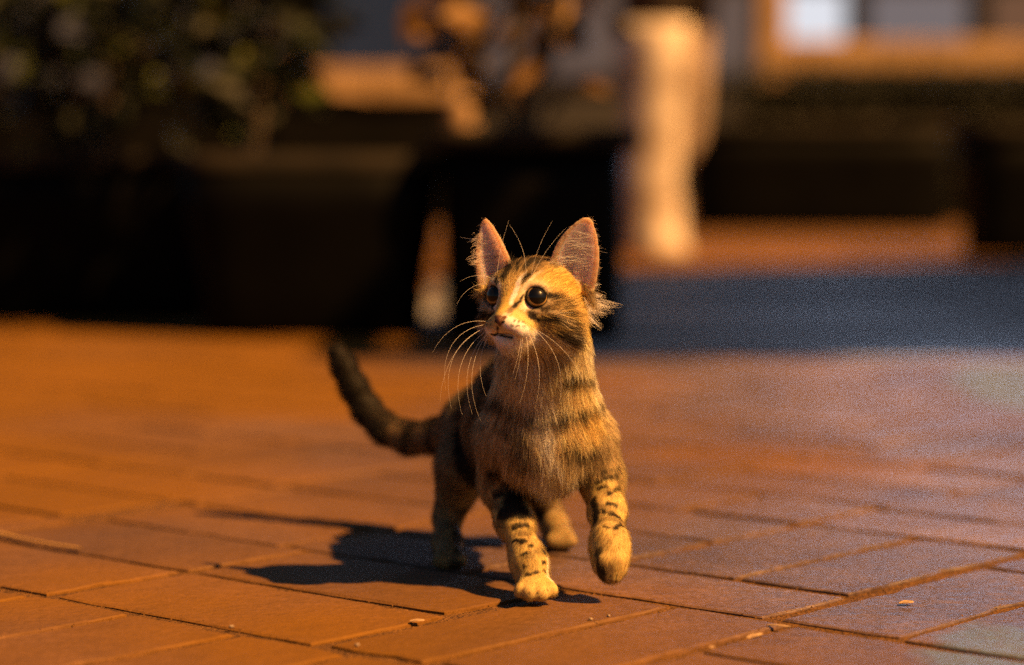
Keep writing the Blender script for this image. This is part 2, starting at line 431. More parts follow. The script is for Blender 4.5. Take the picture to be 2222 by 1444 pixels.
# hedge, low walls and the street behind
HEDGE = leaf_mat('hedge_leaf', (.003, .004, .002), (.008, .010, .005))
x0, x1 = span(1590, 2500, 12.3)
hd = empty('hedge', ((x0 + x1) / 2, 12.55, 0)); tag(hd, 'low dark clipped hedge behind the long planter box', 'hedge')
hw = (x1 - x0) / 2
MB().box(-hw + .06, hw - .06, -.16, .16, 0, .72).build('twigs', DARKWALL, hd)
v, f = [], []
for i in range(2600):
    q = Vector((random.uniform(-hw, hw), -.24 + random.random() * .12 if random.random() < .7 else random.uniform(-.22, .22), random.uniform(.0, .80)))
    if q.y > -.1: q.z = random.uniform(.68, .82)
    d = Vector((random.gauss(0, 1), random.gauss(0, 1), random.gauss(0, 1))).normalized(); w = d.orthogonal().normalized(); s = .05; n = len(v)
    v += [q, q + d * s * .5 + w * s * .3, q + d * s, q + d * s * .5 - w * s * .3]; f.append((n, n + 1, n + 2, n + 3))
link('foliage', mesh('foliage', v, f), HEDGE, hd)

def low_wall(xl, xr, Y, h, cap, label, pier=None):
    t = empty('low_wall', ((xl + xr) / 2, Y + .15, 0)); tag(t, label, 'wall')
    w = (xr - xl) / 2
    MB().box(-w, w, -.12, .12, 0, h - cap).build('wall', DARKWALL, t)
    n = max(2, int(2 * w / .6)); L_ = 2 * w / n
    me = None
    for i in range(n):
        o = MB().box(-L_ / 2 + .004, L_ / 2 - .004, -.16, .16, h - cap, h).build('coping_stone', STONE, t, bevel=.012)
        o.location = (-w + L_ * (i + .5), random.uniform(-.006, .006), .001)
    if pier:
        MB().box(pier[0], pier[1], -.2, -.163, 0, pier[2]).build('pier', STONE, t, bevel=.01)
    return t
x0, x1 = span(1700, 2600, 13.4)
low_wall(x0, x1, 13.4, zz(88, 13.4), .16, 'low wall with pale coping lit orange at the upper right')
x0, x1 = span(640, 985, 12.2)
low_wall(x0, x1, 12.2, zz(148, 12.2), .15, 'low wall with lit coping seen between the shrubs left of the tree')
px0, px1 = span(1640, 1700, 13.3)
MB_p = MB().box(px0, px1, 13.2, 13.5, 0, 1.5).build('gate_pier', STONE, bevel=.015)
tag(MB_p, 'pale upright pier at the left end of the lit wall', 'pier')

# shop building behind
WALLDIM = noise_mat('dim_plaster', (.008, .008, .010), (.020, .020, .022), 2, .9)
fr = noise_mat('window_frame', (.012, .012, .013), (.02, .02, .02), 4, .5)
cw = glow_mat('cool_fill_pane', (.55, .70, 1.0), 1.7)  # glow of the unseen upper panes, set for cool sheen on the paving
cdr = glow_mat('lit_door_pane', (.80, .88, 1.0), .24)
cd = glow_mat('dim_cool_pane', (.45, .6, .85), .045)
cdd = glow_mat('faint_cool_pane', (.42, .55, .85), .016)
crd = glow_mat('dim_red_pane', (.45, .16, .14), .035)
bld = empty('shop_building', (1.2, 19.0, 0)); tag(bld, 'dim shop front with cool lit windows at the top right', 'building')
MB().box(-1.6, 8.0, .06, 4, 0, 6).build('wall', WALLDIM, bld)
wx = -1.5
for i, (w, m_) in enumerate([(.45, cdd), (.62, cdd), (.95, cdd), (.62, cdr), (.85, cd), (.70, crd), (.95, cd), (.95, cd), (.95, cd), (.95, cd)]):
    z0 = .2 if m_ is cdr else .95
    b_ = MB().box(0, w, 0, .058, z0, 1.70).build('stall_window', fr, bld, loc=(wx, 0, 0))
    MB().box(.05, w - .05, -.012, -.002, z0 + .05, 1.66).build('pane', m_, b_)
    wx += w + .10
for i in range(8):  # upper windows out of view, added to throw cool light on the right paving
    w = 1.0; x_ = -1.0 + i * 1.12
    b_ = MB().box(0, w, 0, .058, 1.75, 4.2).build('fill_window', fr, bld, loc=(x_, 0, 0))
    MB().box(.05, w - .05, -.012, -.002, 1.80, 2.95).build('pane', cw if i > 1 else cd, b_)
    MB().box(.05, w - .05, -.012, -.002, 3.02, 4.15).build('pane', cw if i > 1 else cd, b_)
pdk = glow_mat('faint_glow_pane', (.45, .55, .75), .008)  # faint glow added to the panes of the unlit building
dk = empty('dark_building', (-3.4, 20.0, 0)); tag(dk, 'dark unlit building filling the upper left background', 'building')
MB().box(-6, 2.9, 0, 5, 0, 6).build('wall', DARKWALL, dk)
for i in range(4):
    b_ = MB().box(0, 1.0, -.06, -.002, .9, 2.3).build('window_frame', fr, dk, loc=(-2.2 + i * 1.35, 0, 0))
    MB().box(.07, .93, -.075, -.062, .97, 2.23).build('pane', pdk, b_)

# cloth sail added out of view, shaped to cast the shadow across the right paving
SAIL = noise_mat('sail_cloth', (.30, .28, .25), (.40, .38, .34), 3, .9)
sl_ = empty('shadow_caster', (3.7, 4.4, 0)); tag(sl_, 'unseen cloth sail added to shadow the paving at the right', 'shadow caster')
cor = [(1.9, 2.47, 2.6), (5.6, 2.62, 2.6), (5.6, 7.6, 2.6), (1.85, 5.55, 2.6)]
sv, sf, nn = [], [], 13
for i in range(nn):
    for j in range(nn):
        a, b = i / (nn - 1), j / (nn - 1)
        p = [(1 - a) * ((1 - b) * cor[0][q] + b * cor[3][q]) + a * ((1 - b) * cor[1][q] + b * cor[2][q]) for q in range(3)]
        sg = .16 * (4 * a * (1 - a)) * (1 if b in (0., 1.) else .6) if b in (0., 1.) else 0
        p[1] += (1 if b < .5 else -1) * .10 * 4 * a * (1 - a) * abs(1 - 2 * b); p[0] += (1 if a < .5 else -1) * .10 * 4 * b * (1 - b) * abs(1 - 2 * a)
        sv.append((p[0] - 3.7, p[1] - 4.4, p[2] - .18 * 16 * a * (1 - a) * b * (1 - b) * .5))
for i in range(nn - 1):
    for j in range(nn - 1): q = i * nn + j; sf.append((q, q + nn, q + nn + 1, q + 1))
so = link('sail', mesh('sail', sv, sf), SAIL, sl_, smooth=True)
md = so.modifiers.new('thick', 'SOLIDIFY'); md.thickness = .004
for c in cor[1:]: MB().tube([(c[0] - 3.7, c[1] - 4.4, 0), (c[0] - 3.7, c[1] - 4.4, 2.75)], [.035, .03], 12).build('post', fr, sl_, smooth=True)

for a, b in ((cor[0], cor[1]), (cor[0], cor[3])):
    d = Vector(b) - Vector(a); o = MB().box(0, d.length, -.03, .03, -.04, .04).build('beam', fr, sl_)
    o.location = (a[0] - 3.7, a[1] - 4.4, 2.66); o.rotation_euler = (0, 0, math.atan2(d.y, d.x))

# ================================================================== KITTEN
# body: one continuous skin grown from a smooth distance field
HS = .0015
G0 = np.array((-.185, 1.665, -.004)); G1 = np.array((.115, 2.15, .300))
GN = np.ceil((G1 - G0) / HS).astype(int)
FIELD = np.full(GN, .03, np.float32)
GX = [(G0[i] + HS * np.arange(GN[i])).astype(np.float32) for i in range(3)]
BONES = []          # (a, ra, b, rb, comb, part) used to comb the fur
PART = 'torso'

def sub_box(lo, hi, mrg):
    i0 = np.clip(((np.asarray(lo) - mrg - G0) / HS).astype(int), 0, GN - 1)
    i1 = np.clip(((np.asarray(hi) + mrg - G0) / HS).astype(int) + 2, 1, GN)
    sl = tuple(slice(a, b) for a, b in zip(i0, i1))
    return sl, np.meshgrid(*[GX[i][sl[i]] for i in range(3)], indexing='ij')

def smin(a, b, k):
    h = np.clip(.5 + .5 * (b - a) / k, 0, 1)
    return b * (1 - h) + a * h - k * h * (1 - h)

def cone(a, ra, b, rb, k=.012, comb=None, bone=True):
    a, b = np.asarray(a, float), np.asarray(b, float)
    r = max(ra, rb)
    sl, (X, Y, Z) = sub_box(np.minimum(a, b) - r, np.maximum(a, b) + r, .025)
    ab = b - a; L2 = float(ab @ ab)
    t = np.clip(((X - a[0]) * ab[0] + (Y - a[1]) * ab[1] + (Z - a[2]) * ab[2]) / L2, 0, 1)
    d = np.sqrt((X - a[0] - t * ab[0]) ** 2 + (Y - a[1] - t * ab[1]) ** 2 + (Z - a[2] - t * ab[2]) ** 2) - (ra + (rb - ra) * t)
    FIELD[sl] = smin(FIELD[sl], d.astype(np.float32), k)
    if bone:
        c = np.asarray(comb, float) if comb is not None else ab
        BONES.append((a, ra, b, rb, c / np.linalg.norm(c), PART))

def chain(pts, k=.010, comb=None):
    for (a, ra), (b, rb) in zip(pts[:-1], pts[1:]): cone(a, ra, b, rb, k, comb)

def ell(c, r, M=np.eye(3), k=.010, comb=None, cut=False):
    """ellipsoid, M rows = its axes"""
    c = np.asarray(c, float); r = np.asarray(r, float); m = r.max()
    sl, (X, Y, Z) = sub_box(c - m, c + m, .02)
    P = np.stack((X - c[0], Y - c[1], Z - c[2]), -1) @ np.asarray(M, np.float32).T
    k0 = np.linalg.norm(P / r, axis=-1); k1 = np.linalg.norm(P / r ** 2, axis=-1) + 1e-6
    d = (k0 * (k0 - 1) / k1).astype(np.float32)
    if cut: FIELD[sl] = -smin(-FIELD[sl], d, k)
    else: FIELD[sl] = smin(FIELD[sl], d, k)
    if comb is not None:
        comb = np.asarray(comb, float); BONES.append((c, m * .8, c + 1e-4, m * .8, comb / np.linalg.norm(comb), PART))

# --- head frame: a = its left, u = up, f = towards the nose (millimetres)
HYAW, HPIT = R(33), R(2)
HF = np.array((-math.sin(HYAW) * math.cos(HPIT), -math.cos(HYAW) * math.cos(HPIT), math.sin(HPIT)))
HA = np.array((math.cos(HYAW), -math.sin(HYAW), 0)); HU = np.cross(HF, HA) * -1
if HU[2] < 0: HU = -HU
HM = np.stack((HA, HU, HF)); HC = at(1156, 660, 1.745)
def hd_(a, u, f): return HC + (a * HA + u * HU + f * HF) * .001
def he(a, u, f, ra, ru, rf, k=.008, cut=False): ell(hd_(a, u, f), np.array((ra, ru, rf)) * .001, HM, k, cut=cut)

# --- torso
cone(at(1180, 950, 1.812), .037, at(1125, 925, 1.915), .038, .02, (-.25, .9, -.35))
cone(at(1125, 925, 1.915), .038, at(1080, 915, 1.995), .034, .02, (-.25, .9, -.35))
PART = 'chest'
ell(at(1188, 950, 1.795), (.035, .037, .037), k=.02, comb=(0, -.15, -1))
PART = 'neck'
cone(at(1180, 890, 1.800), .0365, hd_(2, -13, -14), .028, .022, (0, .1, -1))
PART = 'torso'
cone(at(1170, 820, 1.85), .028, at(1125, 850, 1.92), .030, .02, (-.2, .9, -.2))
# --- forelimbs: right one planted, left one lifted
PART = 'upper'
chain([(at(1092, 955, 1.805), .0205), (at(1090, 1050, 1.820), .0150)], .012)
PART = 'leg'
chain([(at(1090, 1050, 1.820), .0150), (at(1116, 1130, 1.790), .0122), (at(1143, 1205, 1.764), .0098), (at(1150, 1228, 1.758), .0102), (at(1158, 1262, 1.752), .0106)], .012)
PART = 'paw'
ell(at(1162, 1277, 1.742), (.0135, .0165, .0092), k=.006, comb=(0, -1, -.4))
for dx, dy, Yt, r in ((-31, 5, 1.731, .0056), (-11, 10, 1.726, .0062), (13, 10, 1.726, .0062), (33, 3, 1.731, .0056)):
    cone(at(1162 + dx * .75, 1270, 1.742), .0052, at(1162 + dx, 1278 + dy, Yt), r, .0018, (0, -1, -.5))
PART = 'upper'
chain([(at(1278, 955, 1.800), .0205), (at(1306, 1040, 1.805), .0145)], .012)
PART = 'leg'
chain([(at(1306, 1040, 1.805), .0145), (at(1318, 1110, 1.775), .0118), (at(1322, 1172, 1.748), .0106), (at(1324, 1195, 1.742), .0112), (at(1325, 1222, 1.738), .0118)], .012)
PART = 'paw'
for dx, dy, r in ((-20, -8, .0052), (-7, 6, .0058), (8, 7, .0058), (20, -6, .0052)):
    cone(at(1325 + dx * .7, 1215, 1.732), .007, at(1325 + dx, 1243 + dy, 1.733), r, .0025, (0, -.3, -1))
# --- hind limbs
PART = 'upper'
chain([(at(1030, 925, 1.985), .028), (at(1006, 1015, 1.955), .021)], .012)
PART = 'leg'
chain([(at(1006, 1015, 1.955), .021), (at(988, 1075, 1.965), .0135), (at(970, 1125, 1.968), .0095), (at(970, 1175, 1.935), .0100), (at(976, 1212, 1.905), .0110)], .012)
PART = 'paw'
for dx in (-22, -7, 8, 22): cone(at(976 + dx * .7, 1208, 1.905), .006, at(976 + dx, 1222 - abs(dx) * .15, 1.890), .0056, .0025, (0, -1, -.4))
PART = 'upper'
chain([(at(1120, 925, 1.99), .028), (at(1150, 1020, 1.985), .021)], .012)
PART = 'leg'
chain([(at(1150, 1020, 1.985), .021), (at(1168, 1070, 2.01), .0135), (at(1188, 1105, 2.03), .0095), (at(1205, 1145, 2.01), .0100), (at(1218, 1168, 1.985), .0110)], .012)
PART = 'paw'
for dx in (-20, -7, 7, 20): cone(at(1218 + dx * .7, 1168, 1.985), .006, at(1218 + dx, 1178 - abs(dx) * .15, 1.970), .0056, .0025, (0, -1, -.4))
PART = 'tail'
# --- tail
TAIL = [at(*p) for p in ((1045, 905, 2.02), (1000, 928, 2.045), (945, 948, 2.065), (890, 952, 2.08), (838, 932, 2.09), (798, 892, 2.10), (770, 845, 2.102), (748, 800, 2.103), (732, 768, 2.103))]
chain(list(zip(TAIL, (.018, .0156, .0140, .0129, .0121, .0114, .0106, .0096, .0074))), .008)

# --- head
he(0, 6, -5, 30, 27, 31, .01)
he(0, -1, 8, 28, 23, 23, .01)
for s in (-1, 1):
    he(s * 23.5, -12, 2, 14.5, 14.5, 17, .012)
    he(s * 8.5, -16.5, 31.5, 10, 8.2, 9.5, .005)
    he(s * 15, 13, 17, 9, 6, 9, .010)                     # brow
cone(hd_(0, 7, 15), .0108, hd_(0, -8, 33.5), .0075, .010, bone=False)
he(0, -10.5, 39.5, 5.8, 4.2, 4.0, .004)
he(0, -27, 26.5, 11.5, 6.8, 10, .006)
he(0, -20, 12, 18, 12, 18, .010)
he(0, -21.6, 38.5, 9, 1.3, 7, .003, cut=True)             # mouth
EYES = []
for s in (-1, 1):
    n = np.array((s * .36, .06, .93)); n /= np.linalg.norm(n)
    c = np.array((s * 19.3, 6.0, 28.6)) - n * 8.2
    EYES.append((hd_(*c), (n[0] * HA + n[1] * HU + n[2] * HF)))
    he(*(c + n * 7.5), 7.5, 7.5, 7.5, .004, cut=True)
# --- ears: concave shells, sampled densely and merged into the same field
def bez(p, q, r, t): return p * (1 - t) ** 2 + 2 * q * t * (1 - t) + r * t * t
EARS = []
for Bi, Ci, Ti, Bo, Co, To, dep in (
    ((14, 24, 0), (21, 50, 3), (37, 61, -4), (36, 6, -20), (48, 36, -19), (43.5, 60, -8), 6),
    ((-16, 25, 4), (-22, 47, 10), (-35, 59, 7), (-38, 6, 9), (-44, 34, 13), (-41, 57, 6), 7)):
    Bi, Ci, Ti, Bo, Co, To = [np.array(x, float) for x in (Bi, Ci, Ti, Bo, Co, To)]
    side = Bo - Bi; up = (Ti + To) / 2 - (Bi + Bo) / 2; nb = np.cross(side, up); nb /= np.linalg.norm(nb)
    if nb[2] > 0: nb = -nb                                # towards the back of the head
    S_, T_ = np.meshgrid(np.linspace(0, 1, 56), np.linspace(0, 1, 70), indexing='ij'); S_ = S_.ravel()[:, None]; T_ = T_.ravel()[:, None]
    Ei, Eo = bez(Bi, Ci, Ti, T_), bez(Bo, Co, To, T_)
    prof = 4 * S_ * (1 - S_)
    P = Ei * (1 - S_) + Eo * S_ + nb * dep * prof * (1 - T_) ** .65 + up / np.linalg.norm(up) * (prof * 2.2 * T_ ** 6)
    Pw = HC + (P[:, :1] * HA + P[:, 1:2] * HU + P[:, 2:3] * HF) * .001
    nbw = nb[0] * HA + nb[1] * HU + nb[2] * HF
    lo, hi = Pw.min(0), Pw.max(0)
    sl, (X, Y, Z) = sub_box(lo, hi, .008)
    D = np.full(X.shape, .008, np.float32); o = np.array((X[0, 0, 0], Y[0, 0, 0], Z[0, 0, 0])); w = 5
    for p, tt in zip(Pw, T_[:, 0]):
        i = ((p - o) / HS).astype(int); s2 = tuple(slice(max(0, j - w), j + w + 1) for j in i)
        d = np.sqrt((X[s2] - p[0]) ** 2 + (Y[s2] - p[1]) ** 2 + (Z[s2] - p[2]) ** 2) - (.0019 - .0006 * tt)
        D[s2] = np.minimum(D[s2], d)
    FIELD[sl] = smin(FIELD[sl], D, .005)
    EARS.append((Pw, nbw, up[0] * HA + up[1] * HU + up[2] * HF, S_[:, 0], T_[:, 0]))

def surface_nets(F):
    ins = F < 0
    c = np.zeros(tuple(n - 1 for n in F.shape), np.uint8)
    for dx in (0, 1):
        for dy in (0, 1):
            for dz in (0, 1):
                c += ins[dx:F.shape[0] - 1 + dx, dy:F.shape[1] - 1 + dy, dz:F.shape[2] - 1 + dz]
    act = (c > 0) & (c < 8)
    idx = np.argwhere(act); n = len(idx)
    vid = np.full(act.shape, -1, np.int32); vid[act] = np.arange(n)
    acc = np.zeros((n, 3)); cnt = np.zeros(n)
    cor = [(a, b, d) for a in (0, 1) for b in (0, 1) for d in (0, 1)]
    val = {q: F[idx[:, 0] + q[0], idx[:, 1] + q[1], idx[:, 2] + q[2]] for q in cor}
    for q in cor:
        for ax in range(3):
            if q[ax]: continue
            q2 = tuple(q[i] + (i == ax) for i in range(3))
            a, b = val[q], val[q2]; m = (a < 0) != (b < 0)
            t = np.where(m, a / np.where(m, a - b, 1), 0)
            p = np.tile(np.array(q, float), (n, 1)); p[:, ax] += t
            acc[m] += p[m]; cnt[m] += 1
    verts = G0 + HS * (idx + acc / cnt[:, None])
    quads = []
    for ax in range(3):
        o1, o2 = [i for i in range(3) if i != ax]
        s0 = [slice(1, -1)] * 3; s0[ax] = slice(0, -1); s1 = list(s0); s1[ax] = slice(1, None)
        a, b = ins[tuple(s0)], ins[tuple(s1)]
        e = np.argwhere(a != b); e[:, o1] += 1; e[:, o2] += 1
        flip = ins[e[:, 0], e[:, 1], e[:, 2]]
        def v(d1, d2):
            q = e.copy(); q[:, o1] -= d1; q[:, o2] -= d2
            return vid[q[:, 0], q[:, 1], q[:, 2]]
        Q = np.stack((v(1, 1), v(0, 1), v(0, 0), v(1, 0)), 1)
        if ax == 1: flip = ~flip
        Q[~flip] = Q[~flip][:, ::-1]
        quads.append(Q)
    Q = np.concatenate(quads); Q = Q[(Q >= 0).all(1)]
    return verts, Q
CV, CQ = surface_nets(FIELD)
# relax a little, then normals
def vert_normals(v, q):
    fn = np.cross(v[q[:, 2]] - v[q[:, 0]], v[q[:, 3]] - v[q[:, 1]])
    n = np.zeros_like(v)
    for i in range(4): np.add.at(n, q[:, i], fn)
    return n / (np.linalg.norm(n, axis=1, keepdims=True) + 1e-12)
for _ in range(2):
    s = np.zeros_like(CV); w = np.zeros(len(CV))
    for a, b in ((0, 1), (1, 2), (2, 3), (3, 0)):
        np.add.at(s, CQ[:, a], CV[CQ[:, b]]); np.add.at(w, CQ[:, a], 1); np.add.at(s, CQ[:, b], CV[CQ[:, a]]); np.add.at(w, CQ[:, b], 1)
    CV = CV * .5 + .5 * s / w[:, None]
CNRM = vert_normals(CV, CQ)

kit = empty('kitten', (float(at(1168, 1290, 1.74)[0]), 1.80, 0))
tag(kit, 'brown tabby kitten walking on the paving with one front paw lifted', 'kitten')
OFF = np.array(kit.location)

# ------------------------------------------------------------------ coat colours
DARK = np.array((.014, .010, .007)); TAN = np.array((.46, .36, .21)); GING = np.array((.64, .43, .11))
CREAM = np.array((.82, .72, .58)); WHITE = np.array((.90, .86, .82)); PINK = np.array((.50, .30, .26)); BROWN = np.array((.19, .125, .07))
def seg_dist(P, a, b):
    a, b = np.asarray(a, float), np.asarray(b, float); ab = b - a
    t = np.clip((P - a) @ ab / (ab @ ab + 1e-12), 0, 1)
    return np.linalg.norm(P - a - t[:, None] * ab, axis=1), t
def sstep(a, b, x):
    t = np.clip((x - a) / (b - a), 0, 1); return t * t * (3 - 2 * t)
_perm = np.random.default_rng(3).random((24, 24, 24)).astype(np.float32)
def vnoise(P, scale):
    q = P * scale; i = np.floor(q).astype(int); f = q - i; f = f * f * (3 - 2 * f); r = 0
    for dx in (0, 1):
        for dy in (0, 1):
            for dz in (0, 1):
                w = (f[:, 0] if dx else 1 - f[:, 0]) * (f[:, 1] if dy else 1 - f[:, 1]) * (f[:, 2] if dz else 1 - f[:, 2])
                r = r + w * _perm[(i[:, 0] + dx) % 24, (i[:, 1] + dy) % 24, (i[:, 2] + dz) % 24]
    return r
def mixc(C, c, w): return C * (1 - w[:, None]) + c * w[:, None]
def bone_d(P):
    D = np.empty((len(P), len(BONES)), np.float32)
    for i, (a, ra, b, rb, c, _) in enumerate(BONES):
        d, t = seg_dist(P, a, b); D[:, i] = d - (ra + (rb - ra) * t)
    return D
